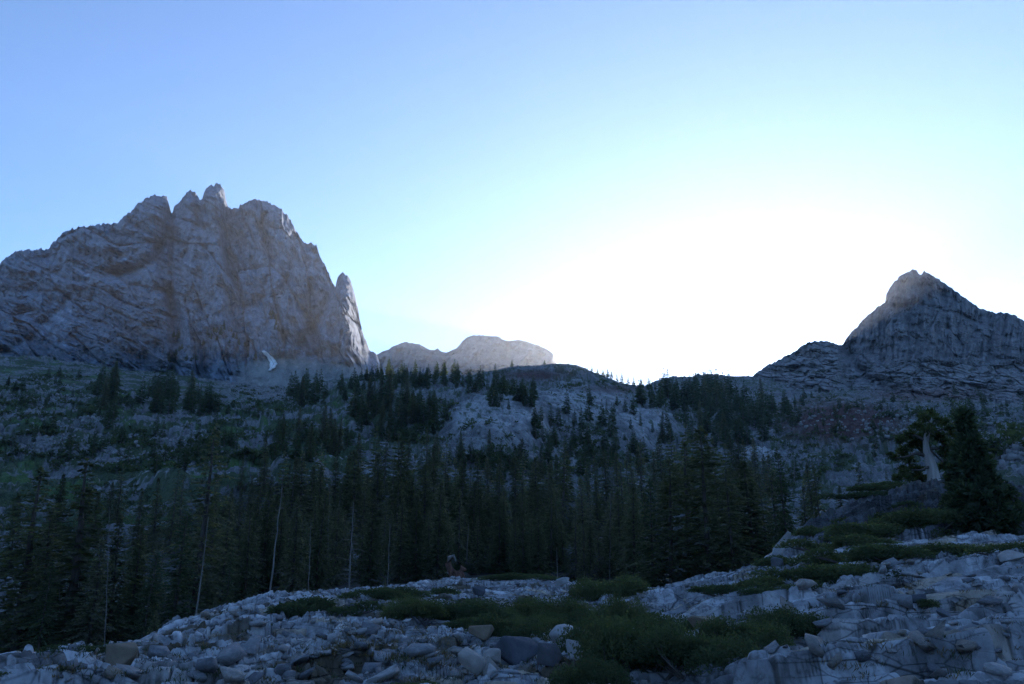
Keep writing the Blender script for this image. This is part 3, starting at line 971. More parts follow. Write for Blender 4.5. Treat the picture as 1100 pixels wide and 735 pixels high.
def conifer_mesh(seed, crown0=0.03, lmax=2.3, pw=0.85, gap=0.12, whorl=0.32, per=7, droop=-0.25, lift=0.45, step=0.15, spray=0.62, width=0.22,
                 lump=0.35, tuft=False, dead_low=8, dead_top=0.0, lean=0.0, sides=7):
    """a conifer 16 m tall: (crown verts, faces), (trunk verts, faces)"""
    rng = np.random.default_rng(seed)
    H = REF
    tz = np.linspace(0, 1, 14)
    bend = np.cumsum(rng.normal(size=(14, 2)), 0) * 0.05
    tp = np.stack([bend[:, 0] * tz + lean * tz ** 1.5 * H, bend[:, 1] * tz, tz * H], -1)
    tr = H * 0.0145 * (1 - tz) ** 0.8 + 0.02
    tr[0] *= 1.5

    def axis(z):
        return np.array([np.interp(z, tp[:, 2], tp[:, 0]), np.interp(z, tp[:, 2], tp[:, 1]), z])
    trunk = [tube(tp, tr, sides)]
    PS, DS, LS = [], [], []
    z = H * crown0
    ph = rng.uniform(0, 9, 6)
    while z < H * 0.99:
        q = (z - H * crown0) / (H * (1 - crown0))
        prof = lmax * (1 - q) ** pw * min(1.0, 0.45 + q * 4.0)
        nb = max(3, int(per * (0.6 + 0.4 * (1 - q)) + rng.uniform(-0.5, 0.9)))
        a0 = rng.uniform(0, 6.28)
        for b in range(nb):
            if rng.random() < gap:
                continue
            a = a0 + 6.283 * b / nb + rng.normal() * 0.25
            zb = min(z + rng.uniform(-0.55, 0.55) * whorl, H * 0.985)
            lum = 1 + lump * (math.sin(z * 1.3 + 2 * a + ph[0]) * 0.5 + math.sin(z * 0.55 + a * 3 + ph[1]) * 0.5)
            L = prof * lum * rng.uniform(0.65, 1.15) + 0.12
            if q > 0.93:
                L *= 0.8
            el = droop + (lift - droop) * q ** 1.3 + rng.normal() * 0.10
            n = max(3, int(L / step))
            t = (np.arange(n) + rng.uniform(0, 1)) / n
            d0 = np.array([math.cos(a), math.sin(a), 0.0])
            sag = (0.22 if not tuft else -0.28)
            pts = axis(zb) + d0 * (L * t)[:, None] * math.cos(el) + np.array([0, 0, 1.0]) * (L * t * math.sin(el) - sag * L * t * t + (0.10 * L * t ** 3 if not tuft else 0))[:, None]
            side = np.array([-d0[1], d0[0], 0])
            live = t > (0.08 if not tuft else 0.30)
            for s in (-1, 1) if not tuft else (-1, 0, 1):
                D = unit(d0 * rng.uniform(0.5, 1.0, (n, 1)) + side * s * rng.uniform(0.45, 0.95, (n, 1)) + rng.normal(size=(n, 3)) * 0.18 + np.array([0, 0, -0.12 if not tuft else 0.45]))
                keep = live & (rng.random(n) > 0.10)
                PS.append(pts[keep])
                DS.append(D[keep])
                LS.append((spray * (0.55 + 0.55 * (1 - t)) * rng.uniform(0.7, 1.2, n) * (0.55 + 0.45 * (1 - q)))[keep])
            if tuft and n > 2:
                trunk.append(tube(pts[[0, n // 2, n - 1]], [0.035, 0.025, 0.012], 3))
        z += whorl * rng.uniform(0.75, 1.25) * (0.55 + 0.55 * (1 - q))
    # the leader
    zs = np.linspace(H * 0.93, H * 1.0, 10)
    P = np.array([axis(min(v, H)) for v in zs])
    a = rng.uniform(0, 6.28, 10)
    PS.append(P)
    DS.append(unit(np.stack([np.cos(a) * 0.6, np.sin(a) * 0.6, np.full(10, 0.9)], -1)))
    LS.append(np.full(10, 0.35))
    P, D, L = np.vstack(PS), np.vstack(DS), np.concatenate(LS)
    crown = sprays(P, D, L, width * (0.7 + 0.6 * rng.random(len(P))), rng)
    for k in range(dead_low):
        zz = H * rng.uniform(0.04, max(0.08, crown0 * 1.6))
        a = rng.uniform(0, 6.28)
        L = rng.uniform(0.6, 1.9)
        s = axis(zz)
        e = s + np.array([math.cos(a) * L, math.sin(a) * L, -0.25 * L + rng.normal() * 0.15])
        m = (s + e) / 2 + np.array([0, 0, 0.10 * L])
        trunk.append(tube([s, m, e], [0.035, 0.024, 0.008], 3))
    return crown, join(trunk)


def crude_mesh(seed, lmax=2.2, pw=0.9, layers=15, crown0=0.06, gap=0.1):
    """the same kind of tree for places where it is only a few pixels tall"""
    rng = np.random.default_rng(seed)
    H = REF
    PS, DS, LS = [], [], []
    for z in np.linspace(H * crown0, H * 0.96, layers):
        q = (z / H - crown0) / (1 - crown0)
        nb = 6 if q < 0.8 else 4
        a = rng.uniform(0, 6.28) + np.arange(nb) * 6.283 / nb + rng.normal(size=nb) * 0.3
        L = (lmax * (1 - q) ** pw * min(1, 0.5 + q * 4) + 0.25) * rng.uniform(0.6, 1.25, nb)
        k = rng.random(nb) > gap
        for s in (0.0, 0.35):
            PS.append(np.stack([np.cos(a) * L * s, np.sin(a) * L * s, np.full(nb, z)], -1)[k])
            DS.append(unit(np.stack([np.cos(a + s), np.sin(a + s), np.full(nb, -0.25 + 0.6 * q)], -1))[k])
            LS.append((L * (1 - 0.45 * s))[k])
    PS.append(np.array([[0, 0, H * 0.9]] * 3))
    DS.append(unit(np.array([[0.1, 0, 1.0], [-0.1, 0.1, 1], [0, -0.1, 1]])))
    LS.append(np.full(3, H * 0.1))
    P, D, L = np.vstack(PS), np.vstack(DS), np.concatenate(LS)
    crown = sprays(P, D, L, 0.34 * L + 0.15, rng)
    return crown, tube([[0, 0, -0.3], [0, 0, H * 0.5], [0, 0, H * 0.96]], [0.22, 0.14, 0.03], 4)


def mesh_data(name, vf, mat):
    o = mesh_from(name, vf[0], vf[1], mat, smooth=False)
    me = o.data
    bpy.data.objects.remove(o)
    return me


class Kind:
    def __init__(self, name, look, vf_list, mat, bark):
        self.name, self.look = name, look
        self.meshes = [(mesh_data('crown', c, mat), mesh_data('trunk', t, bark)) for c, t in vf_list]
        self.raw = vf_list


KINDS = {
    'fir': Kind('fir_tree', 'dark fir', [conifer_mesh(100 + i, lmax=3.0 + 0.4 * (i % 3), pw=0.75 + 0.12 * (i % 2), gap=0.08 + 0.06 * (i % 2), lump=0.45, per=8) for i in range(5)], MAT_FIR, MAT_BARK),
    'sparse': Kind('hemlock_tree', 'gappy hemlock', [conifer_mesh(200 + i, crown0=0.07, lmax=3.6, gap=0.24, whorl=0.40, per=6, droop=-0.45, lift=0.25, lump=0.6, dead_low=14) for i in range(4)], MAT_FIR, MAT_BARK),
    'pine': Kind('pine_tree', 'ragged pine', [conifer_mesh(300 + i, crown0=0.12, lmax=3.5 + 0.3 * (i % 2), pw=0.62, gap=0.20, whorl=0.42, per=7, droop=-0.28, lift=0.28, spray=0.72, width=0.20, lump=0.7, dead_low=12) for i in range(4)], MAT_PINE, MAT_BARK),
    'bushy': Kind('fir_tree', 'bushy dark fir', [conifer_mesh(400 + i, crown0=0.02, lmax=3.3, pw=0.6, gap=0.08, whorl=0.36, per=7, lump=0.35, dead_low=3) for i in range(2)], MAT_DARK, MAT_BARK),
    'small': Kind('fir_tree', 'small fir', [crude_mesh(500 + i, lmax=2.7 + 0.5 * (i % 3), pw=0.75 + 0.1 * (i % 3), layers=22, gap=0.12) for i in range(6)], MAT_FIR, MAT_BARK),
}


def plant_tree(kind, loc, height, label, group=None, rz=None, wide=1.0, variant=None, lean=(0, 0), rng=random):
    K = KINDS[kind]
    crown, trunk = K.meshes[(variant if variant is not None else rng.randrange(99)) % len(K.meshes)]
    s = height / REF
    root = empty(K.name, (loc[0], loc[1], loc[2] - 0.02 * height), rng.uniform(0, 6.28) if rz is None else rz, (s * wide, s * wide, s))
    root.rotation_euler = (lean[1], lean[0], root.rotation_euler[2])
    tag(root, label, 'tree', group)
    for nm, me in (('crown', crown), ('trunk', trunk)):
        c = bpy.data.objects.new(nm, me)
        COL.objects.link(c)
        c.parent = root
    return root


def tree_at(px, ytop, dist):
    """where a tree stands on that bearing, and how tall it is to reach that line"""
    x, y, z = on_ground(px, dist)
    r = math.hypot(x, y)
    a, s = sight(px, ytop)
    return (x, y, z), EYE + r * s - z


# ------------------------------------------------------------------ every tree of the wood and the slopes: (column, top, distance, kind, width)
RNG = random.Random(7)
TREES = []          # dicts


def add(px, ytop, dist, kind, wide=1.0, label=None, zone=None, variant=None, **kw):
    loc, h = tree_at(px, ytop, dist)
    if h < 0.8:
        return None
    TREES.append(dict(px=px, ytop=ytop, dist=dist, kind=kind, wide=wide, label=label, zone=zone, loc=loc, h=h, variant=variant, kw=kw))


HEROES = [
    (14, 497, 88, 'sparse', 1.8, 'gappy hemlock with a bare lower trunk at the far edge of the valley wood'),
    (40, 540, 84, 'fir', 1.0, 'narrow fir just before the pale talus patch at the wood edge'),
    (68, 490, 80, 'sparse', 1.9, 'large dark drooping hemlock standing over the pale talus patch'),
    (92, 575, 74, 'fir', 1.1, 'dark fir rooted just below the sloping slab at the wood edge'),
    (114, 548, 80, 'fir', 0.9, 'slim fir beside the thin dead stem above the yellow-green mats'),
    (136, 560, 86, 'fir', 1.0, 'mid-height fir behind the bushy tree by the sloping slab'),
    (182, 545, 70, 'bushy', 1.1, 'bushy dense fir with a thick trunk, rooted behind the sloping slab'),
    (150, 590, 66, 'bushy', 0.9, 'low dense fir just left of the bushy thick-trunked fir'),
    (36, 600, 72, 'bushy', 0.8, 'low dense fir below the large drooping hemlock at the talus patch'),
    (240, 590, 64, 'bushy', 0.7, 'low dense fir with rounded top at the rubble edge'),
    (206, 452, 84, 'sparse', 1.15, 'tallest spire-topped hemlock above the bushy fir, thin and open'),
    (236, 532, 90, 'fir', 0.8, 'slim young fir next to the tall spire-topped hemlock'),
    (262, 535, 82, 'fir', 0.85, 'pale-green fir between the spire-topped hemlock and the leaning bleached snag'),
    (312, 532, 84, 'fir', 1.0, 'full dark fir close behind the leaning bleached snag'),
    (338, 520, 90, 'fir', 0.95, 'full dark fir between the two bleached snags'),
    (358, 540, 96, 'fir', 0.9, 'shorter fir just before the branchy dead fir'),
    (396, 528, 88, 'fir', 1.1, 'greyish fir touching the branchy dead fir'),
    (424, 505, 104, 'fir', 0.9, 'tall narrow fir behind the greyish fir'),
    (447, 530, 92, 'fir', 1.0, 'dark fir above the low green mats before the red stump'),
    (471, 512, 112, 'fir', 0.9, 'tall fir directly behind the red weathered stump'),
    (494, 489, 135, 'fir', 1.0, 'pointed fir rising highest above the red weathered stump'),
    (515, 523, 108, 'fir', 1.0, 'dark fir above the round mat on the pale ridge'),
    (537, 536, 100, 'fir', 1.1, 'short full fir above the round mat on the pale ridge'),
    (578, 520, 108, 'fir', 0.9, 'slender fir just before the thin pole snag'),
    (596, 508, 122, 'fir', 0.9, 'tall fir straight above the thin pole snag'),
    (629, 512, 118, 'fir', 1.0, 'dark fir above the square-topped pale block on the ridge'),
    (655, 525, 105, 'fir', 1.0, 'fir above the dark round shrub behind the ridge'),
    (682, 520, 88, 'fir', 1.2, 'full dark fir at the skirt of the big pine group'),
    (702, 512, 78, 'bushy', 1.0, 'broad dark fir forming the near flank of the big pine group'),
    (722, 490, 74, 'pine', 1.3, 'dark pine touching the biggest pine, a little shorter'),
    (743, 468, 80, 'sparse', 1.5, 'half-dead pale-twigged tree between the two big pines'),
    (764, 455, 72, 'pine', 1.35, 'biggest pine with a thick pale trunk behind the cracked ledge'),
    (790, 500, 70, 'pine', 1.2, 'rounded pine leaning out from the flank of the biggest pine'),
    (812, 492, 78, 'fir', 1.6, 'dark cone-shaped fir before the pale knoll, beside the big pines'),
    (848, 478, 74, 'bushy', 0.85, 'tall dense conifer above the dark rib of the hillock'),
    (884, 496, 74, 'pine', 0.8, 'open irregular pine behind the hillock crest'),
    (928, 495, 72, 'pine', 0.75, 'crooked pine with a bare trunk on the hillock crest'),
    (906, 520, 76, 'fir', 1.0, 'short fir between the two pines behind the hillock crest'),
    (960, 505, 80, 'pine', 0.6, 'small pine half hidden behind the old juniper'),
    (868, 520, 84, 'fir', 1.1, 'short dark fir tucked behind the dark rib of the hillock'),
]
for (px, yt, d, k, w, lab) in HEROES:
    add(px, yt, d, k, w, lab, 'hero')


def zone_row(zone, x0, x1, gap, top, jit, d0, d1, kinds, wide=(0.85, 1.15)):
    x = x0 + RNG.uniform(0, gap)
    while x < x1:
        t = np.interp(x, *zip(*top)) + RNG.gauss(0, jit) * 1.3 + (18 if RNG.random() < 0.2 else 0)
        add(x, t, RNG.uniform(d0, d1), RNG.choice(kinds), RNG.uniform(*wide), None, zone)
        x += gap * RNG.uniform(0.6, 1.4)


WOOD = ['fir', 'fir', 'fir', 'sparse']
zone_row('in the lower wood behind the sloping slab', 0, 190, 13, [(0, 575), (100, 590), (190, 585)], 16, 88, 108, WOOD)
zone_row('in the lower wood behind the leaning snag', 190, 420, 10, [(190, 560), (300, 545), (420, 545)], 14, 96, 116, WOOD)
zone_row('in the front of the wood behind the pale ridge', 420, 700, 10, [(420, 545), (560, 548), (700, 540)], 14, 92, 112, WOOD)
zone_row('in the heart of the wood above the leaning snag', 215, 420, 9, [(215, 530), (330, 512), (420, 500)], 12, 128, 152, WOOD)
zone_row('in the heart of the wood above the pale ridge', 420, 690, 9, [(420, 505), (500, 505), (600, 515), (690, 510)], 14, 128, 155, WOOD)
zone_row('on the meadow edge behind the sloping slab', 0, 215, 15, [(0, 520), (100, 520), (215, 520)], 14, 150, 200, WOOD)
zone_row('in the upper wood below the grassy slope', 225, 420, 9, [(225, 505), (330, 490), (420, 470)], 12, 175, 215, ['fir', 'small', 'sparse'])
zone_row('in the upper wood below the granite dome', 420, 700, 10, [(420, 470), (500, 492), (600, 498), (700, 485)], 12, 175, 225, ['fir', 'small', 'sparse'])
zone_row('in the wood between the big pines and the hillock', 770, 905, 9, [(770, 515), (905, 522)], 14, 85, 140, WOOD)
zone_row('on the flat wooded bench below the right peak', 700, 866, 9, [(700, 470), (780, 470), (866, 486)], 10, 215, 300, ['fir', 'small'])


def zone_area(zone, cx, cy, rx, ry, n, hpx, rlim=(100, 980), wide=(0.8, 1.25)):
    """trees standing on the slope where the sight line through the spot meets it; hpx: how tall they look"""
    k = 0
    for _ in range(n * 4):
        if k >= n:
            break
        a, r = RNG.uniform(0, 6.283), math.sqrt(RNG.random())
        px, py = cx + rx * r * math.cos(a), cy + ry * r * math.sin(a)
        g = seen_ground(px, py, 60, 1050)
        if g is None or not rlim[0] < g[3] < rlim[1]:
            continue
        h = RNG.uniform(*hpx)
        add(px, py - h, g[3], 'fir' if h > 34 else 'small', RNG.uniform(*wide), None, zone)
        k += 1


AREAS = [
    ('in the tall clump at the foot of the wall', 112, 440, 17, 24, 13, (26, 44)),
    ('in the grove under the couloir', 178, 436, 28, 14, 22, (20, 36)),
    ('in the grove below the snow patch', 218, 440, 20, 12, 14, (18, 32)),
    ('in the low row beside the scree', 262, 446, 30, 5, 12, (6, 14)),
    ('in the twin groves below the scree', 330, 430, 22, 11, 17, (16, 36)),
    ('in the twin groves below the scree', 375, 426, 20, 10, 12, (12, 26)),
    ('on the wooded skyline before the hazy ridge', 412, 412, 26, 9, 24, (13, 22)),
    ('on the wooded skyline before the hazy ridge', 470, 412, 40, 8, 40, (13, 22)),
    ('on the wooded skyline before the hazy ridge', 522, 420, 24, 8, 20, (14, 25)),
    ('in the dense wood climbing to the skyline', 415, 452, 36, 24, 52, (20, 40)),
    ('in the dense wood climbing to the skyline', 462, 452, 20, 16, 20, (18, 34)),
    ('below the pale granite dome', 520, 510, 70, 14, 34, (22, 40)),
    ('in the gap between dome and knob', 552, 432, 30, 12, 26, (12, 30)),
    ('beside the pale granite dome', 588, 468, 16, 20, 14, (16, 30)),
    ('on the grey ledges below the knob', 650, 462, 55, 28, 30, (10, 30)),
    ('on the ledges above the big pines', 640, 502, 64, 16, 30, (18, 36)),
    ('on the dark wooded spur below the notch', 742, 436, 55, 16, 52, (16, 34)),
    ('on the dark wooded spur below the notch', 800, 450, 40, 16, 34, (18, 36)),
    ('on the dark wooded spur below the notch', 770, 470, 70, 14, 40, (20, 36)),
    ('on the wooded bench under the shoulder', 842, 452, 22, 12, 14, (14, 28)),
    ('on the reddish slope under the pyramid', 915, 445, 70, 28, 44, (5, 15)),
    ('on the boulder slope under the pyramid', 1060, 445, 45, 30, 22, (7, 22)),
    ('on the boulder slope behind the juniper', 975, 480, 50, 20, 16, (8, 22)),
    ('scattered on the grassy slope', 60, 430, 60, 34, 40, (4, 16)),
    ('scattered on the grassy slope', 60, 482, 62, 18, 22, (12, 30)),
    ('on the ledges of the grassy slope', 165, 490, 70, 20, 22, (12, 34)),
    ('on the ledges of the grassy slope', 260, 480, 60, 16, 18, (14, 32)),
    ('in the belt under the square ledges', 330, 485, 50, 18, 26, (22, 44)),
]
for px, yt in ((550, 386), (585, 386), (616, 392), (624, 393), (631, 394), (636, 391), (642, 395), (648, 396), (653, 394), (657, 397), (663, 399), (668, 398), (675, 401), (681, 402), (689, 404), (697, 403), (704, 407), (711, 408), (779, 398), (749, 400)):
    add(px, yt, 640 if px < 660 else 700, 'small', RNG.uniform(0.9, 1.5), None, 'on the skyline beside the knob')
for a in AREAS:
    zone_area(*a)

# trees clinging to the wall and to the pyramid (few pixels each): placed on the faces themselves
WALL_SPOTS = [(228, 356, 9), (236, 362, 10), (222, 366, 8), (246, 358, 8), (252, 366, 9), (292, 340, 9), (300, 352, 8), (186, 366, 10), (192, 378, 10), (184, 390, 11), (60, 392, 10), (44, 396, 9), (205, 385, 9), (262, 372, 9), (34, 402, 11), (270, 385, 8)]

ORD = ['first', 'second', 'third', 'fourth', 'fifth', 'sixth', 'seventh', 'eighth', 'ninth', 'tenth', 'eleventh', 'twelfth', 'thirteenth', 'fourteenth', 'fifteenth', 'sixteenth', 'seventeenth', 'eighteenth', 'nineteenth', 'twentieth']


def ordinal(n):
    if n < 20:
        return ORD[n]
    t = ['twenty', 'thirty', 'forty', 'fifty', 'sixty', 'seventy', 'eighty', 'ninety'][(n + 1) // 10 - 2]
    u = (n + 1) % 10
    return t.rstrip('y') + 'ieth' if u == 0 else t + '-' + ORD[u - 1]


for t in TREES:
    t['hp'] = t['h'] / t['dist'] * FPX * (50 if t['label'] else 1)
TREES.sort(key=lambda t: -t['hp'])
SOLO, REST = TREES[:292], TREES[292:]
by_zone = {}
for t in SOLO:
    if not t['label']:
        by_zone.setdefault((t['zone'], KINDS[t['kind']].look), []).append(t)
for (zone, look), ts in by_zone.items():
    ts.sort(key=lambda t: t['px'])
    for i, t in enumerate(ts):
        if len(ts) == 1:
            t['label'] = 'only %s %s' % (look, zone)
        elif len(ts) == 2:
            t['label'] = '%s of the two %ss %s' % (('leftmost', 'rightmost')[i], look, zone)
        else:
            t['label'] = '%s %s from the left %s' % (ordinal(i), look, zone)
for t in SOLO:
    zg = {'hero': 'big conifers along the near edge of the wood'}.get(t['zone'], 'conifers ' + str(t['zone']))
    plant_tree(t['kind'], t['loc'], t['h'], t['label'], zg, None, t['wide'], t['variant'], (RNG.gauss(0, 0.02), RNG.gauss(0, 0.02)), RNG)

# the remaining small trees, far too many to tell apart
parts_c, parts_t = [], []
raws = KINDS['small'].raw


def place_raw(loc, h, wide):
    (cv, cf), (tv, tf) = raws[RNG.randrange(len(raws))]
    s = h / REF
    a = RNG.uniform(0, 6.28)
    M = np.array([[math.cos(a) * wide, -math.sin(a) * wide, 0], [math.sin(a) * wide, math.cos(a) * wide, 0], [0, 0, 1]]) * s
    parts_c.append((cv @ M.T + np.array(loc), cf))
    parts_t.append((tv @ M.T + np.array(loc), tf))


for t in REST:
    place_raw(t['loc'], t['h'], t['wide'])
px_w, t_w, WX, WY, WZ = WALL
for (px, py, hp) in WALL_SPOTS:
    j = int(np.argmin(np.abs(px_w - px)))
    yy = to_px(WX[:, j], WY[:, j], WZ[:, j])[1]
    i = int(np.argmin(np.abs(yy - py)))
    for k in range(4):
        d = math.hypot(WX[i, j], WY[i, j])
        jj = min(max(j + RNG.randrange(-9, 10), 0), WX.shape[1] - 1)
        ii = min(max(i + RNG.randrange(-8, 9), 0), WX.shape[0] - 1)
        place_raw((WX[ii, jj], WY[ii, jj] - 1.0, WZ[ii, jj] - 1.0), hp * RNG.uniform(0.6, 1.2) * d / FPX, 1.2)
fo = mesh_from('distant_treeline', *join(parts_c), MAT_DARK, smooth=False)
tag(fo, 'many tiny dark conifers dotting the far slopes and cliff ledges', 'trees', kind='stuff')
ft = mesh_from('stems', *join(parts_t), MAT_BARK, smooth=False, parent=fo)


# brush and fallen blocks strewn over the far slopes: nobody could count them
def strew(name, label, cat, spots, mat, maker, seed):
    rng = np.random.default_rng(seed)
    out = []
    for (cx, cy, rx, ry, n, s0, s1) in spots:
        k = 0
        for _ in range(n * 3):
            if k >= n:
                break
            q, t = math.sqrt(rng.random()), rng.uniform(0, 6.283)
            g = seen_ground(cx + rx * q * math.cos(t), cy + ry * q * math.sin(t), 62, 1050)
            if g is None or g[3] < 95 or (maker is brush_clump and fbm(np.array([g[0] / 26]), np.array([g[1] / 26]), 3, 66)[0] < -0.02) or (maker is brush_clump and rng.random() < 0.9 * float(dome_mask(np.array([cx + rx * q * math.cos(t)]), np.array([cy + ry * q * math.sin(t)]))[0])):
                continue
            out.append(maker(rng, g, rng.uniform(s0, s1)))
            k += 1
    o = mesh_from(name, *join(out), mat, smooth=False)
    tag(o, label, cat, kind='stuff')


def brush_clump(rng, g, s):
    n = 16
    P = rng.normal(size=(n, 3)) * np.array([0.5, 0.5, 0.16]) * s + np.array([g[0], g[1], g[2] + 0.2 * s])
    D = unit(rng.normal(size=(n, 3)) + np.array([0, 0, 0.7]))
    return sprays(P, D, 0.75 * s, 0.42 * s, rng)


CUBE_F = np.array([(0, 1, 3, 2), (4, 6, 7, 5), (0, 4, 5, 1), (2, 3, 7, 6), (0, 2, 6, 4), (1, 5, 7, 3)])


def fallen_block(rng, g, s):
    v = np.array([(x, y, z) for z in (-1, 1) for y in (-1, 1) for x in (-1, 1)], float) * rng.uniform(0.4, 1.0, 3) * rng.uniform(0.7, 1.1, (8, 3)) * s * 0.5
    a, b_ = rng.uniform(0, 6.28), rng.normal() * 0.4
    R1 = np.array([[math.cos(a), -math.sin(a), 0], [math.sin(a), math.cos(a), 0], [0, 0, 1]])
    R2 = np.array([[1, 0, 0], [0, math.cos(b_), -math.sin(b_)], [0, math.sin(b_), math.cos(b_)]])
    return v @ (R1 @ R2).T + np.array([g[0], g[1], g[2] + 0.15 * s]), CUBE_F


strew('brush', 'dark scattered brush over the far slopes and ledges', 'brush',
      [(70, 435, 75, 35, 300, 1.0, 3.0), (110, 485, 120, 24, 280, 0.8, 2.4), (270, 478, 110, 26, 260, 0.8, 2.6), (450, 455, 60, 24, 140, 1.2, 3.0), (600, 498, 110, 18, 200, 0.8, 2.4), (600, 455, 100, 30, 120, 1.0, 2.6), (650, 425, 60, 14, 70, 1.2, 2.8),
       (780, 440, 70, 22, 200, 1.2, 3.2), (940, 436, 90, 18, 130, 1.0, 2.6), (900, 478, 80, 14, 120, 0.8, 2.0), (1040, 460, 65, 40, 220, 0.9, 2.8), (860, 505, 60, 22, 140, 0.6, 1.6), (100, 560, 110, 40, 220, 0.5, 1.5), (280, 430, 70, 16, 150, 1.4, 3.2)], MAT_SHRUB, brush_clump, 5)
strew('talus', 'pale and grey fallen blocks scattered over the far slopes', 'talus',
      [(60, 440, 62, 30, 170, 0.8, 2.2), (130, 485, 110, 18, 260, 0.6, 1.9), (60, 630, 60, 30, 160, 0.4, 1.4), (300, 410, 60, 16, 330, 0.8, 2.2), (330, 520, 60, 12, 120, 0.5, 1.5), (560, 490, 110, 30, 330, 0.6, 1.9),
       (930, 445, 80, 30, 300, 0.8, 2.4), (1060, 470, 50, 34, 330, 0.6, 2.0), (830, 495, 50, 20, 150, 0.5, 1.4)], MAT_GROUND_LOOSE, fallen_block, 6)

# ------------------------------------------------------------------ dead trunks
def snag(name, label, base, top, r0, branches=0, seed=0, mat=None, group='bleached dead trunks', tops=1, blen=(0.5, 1.6), z0=0.05):
    """base (column, distance) or a point; top = where its tip is seen"""
    rng = np.random.default_rng(seed)
    b = np.array(on_ground(*base))
    dist = math.hypot(b[0], b[1])
    t = point(top[0], top[1], dist)
    root = empty(name, tuple(b))
    tag(root, label, 'dead tree', group)
    v = t - b
    H = np.linalg.norm(v)
    q = np.linspace(0, 1, 12)
    pts = v[None] * q[:, None] + rng.normal(size=(12, 3)) * np.array([1, 1, 0]) * 0.0035 * H * (q * (1 - q) * 4)[:, None]
    pts[0] -= np.array([0, 0, 0.4])
    r0 = r0 * 0.56
    rad = r0 * (1 - 0.78 * q)
    rad[0] *= 1.4
    mesh_from('trunk', *tube(pts, rad, 8), mat or MAT_SNAG, root)
    limbs = []
    for k in range(branches):
        s = rng.uniform(z0, 0.97)
        p = np.array([np.interp(s, q, pts[:, i]) for i in range(3)])
        a = rng.uniform(0, 6.28)
        L = rng.uniform(*blen) * (1.15 - 0.75 * s)
        e = p + np.array([math.cos(a), math.sin(a), rng.uniform(-0.45, 0.1)]) * L
        m = (p + e) / 2 + np.array([0, 0, 0.12 * L])
        w = r0 * 0.22
        limbs.append(tube([p, m, e], [w, w * 0.7, w * 0.25], 4))
    if limbs:
        tag(mesh_from('branches', *join(limbs), mat or MAT_SNAG, root), kind='stuff')
    return root


SNAGS = [
    ('leaning bleached dead trunk at the near edge of the wood', (287, 66), (303, 522), 0.16, 26, (0.4, 1.3)),
    ('branchy pale dead fir in front of the greyish live fir', (374, 62), (380, 540), 0.13, 60, (0.6, 2.0)),
    ('dark-footed dead trunk with a curled lower limb, beside the bushy fir', (207, 60), (224, 556), 0.13, 12, (0.5, 1.8)),
    ('thin straight pole of a dead trunk on the pale ridge', (599, 57), (598, 588), 0.06, 3, (0.1, 0.3)),
    ('slim dead stem in the wood behind the young sapling', (416, 70), (419, 560), 0.08, 10, (0.3, 0.9)),
    ('bare stem among the firs near the wood edge', (331, 78), (334, 560), 0.09, 14, (0.3, 0.9)),
    ('short broken pale stub deep in the wood above the red stump', (501, 100), (503, 563), 0.14, 0, (0.2, 0.5)),
    ('pale dead trunk standing alone on the spur below the notch', (748, 330), (744, 432), 0.36, 4, (0.6, 1.6)),
    ('long leaning white dead trunk in the grove under the couloir', (185, 520), (191, 413), 0.50, 3, (1.0, 2.5)),
    ('thin dead trunk left of the tall spire-topped hemlock', (112, 72), (118, 545), 0.08, 20, (0.3, 1.0)),
    ('pale dead trunk before the granite dome', (448, 230), (450, 470), 0.18, 6, (0.5, 1.2)),
    ('pale dead trunk rising from the wood toward the square ledges', (385, 210), (387, 462), 0.17, 8, (0.5, 1.2)),
    ('dead trunk beside the fir at the foot of the knob', (583, 400), (583, 450), 0.30, 3, (0.6, 1.4)),
    ('dead trunk in the gap between dome and knob', (548, 480), (549, 412), 0.34, 2, (0.6, 1.4)),
    ('two-stemmed bleached trunk on the rusty beds of the knob', (608, 560), (607, 401), 0.35, 2, (0.6, 1.4)),
    ('pale dead trunk low on the bench under the shoulder', (818, 260), (820, 440), 0.2, 4, (0.6, 1.2)),
    ('thin dead trunk on the bench nearest the shoulder', (853, 270), (853, 440), 0.2, 3, (0.6, 1.2)),
    ('stub of a dead trunk in the lower wood, level with the red stump', (655, 96), (656, 528), 0.08, 12, (0.3, 0.8)),
    ('slanting dead pole in the dark wood under the spire-topped hemlock', (60, 80), (66, 600), 0.09, 8, (0.3, 0.9)),
    ('dead trunk with short stubs behind the leaning bleached trunk', (352, 100), (354, 520), 0.11, 16, (0.3, 0.9)),
]
for i, (lab, base, top, r0, nb, bl) in enumerate(SNAGS):
    snag('dead_trunk', lab, base, top, r0, nb, 900 + i, blen=bl)

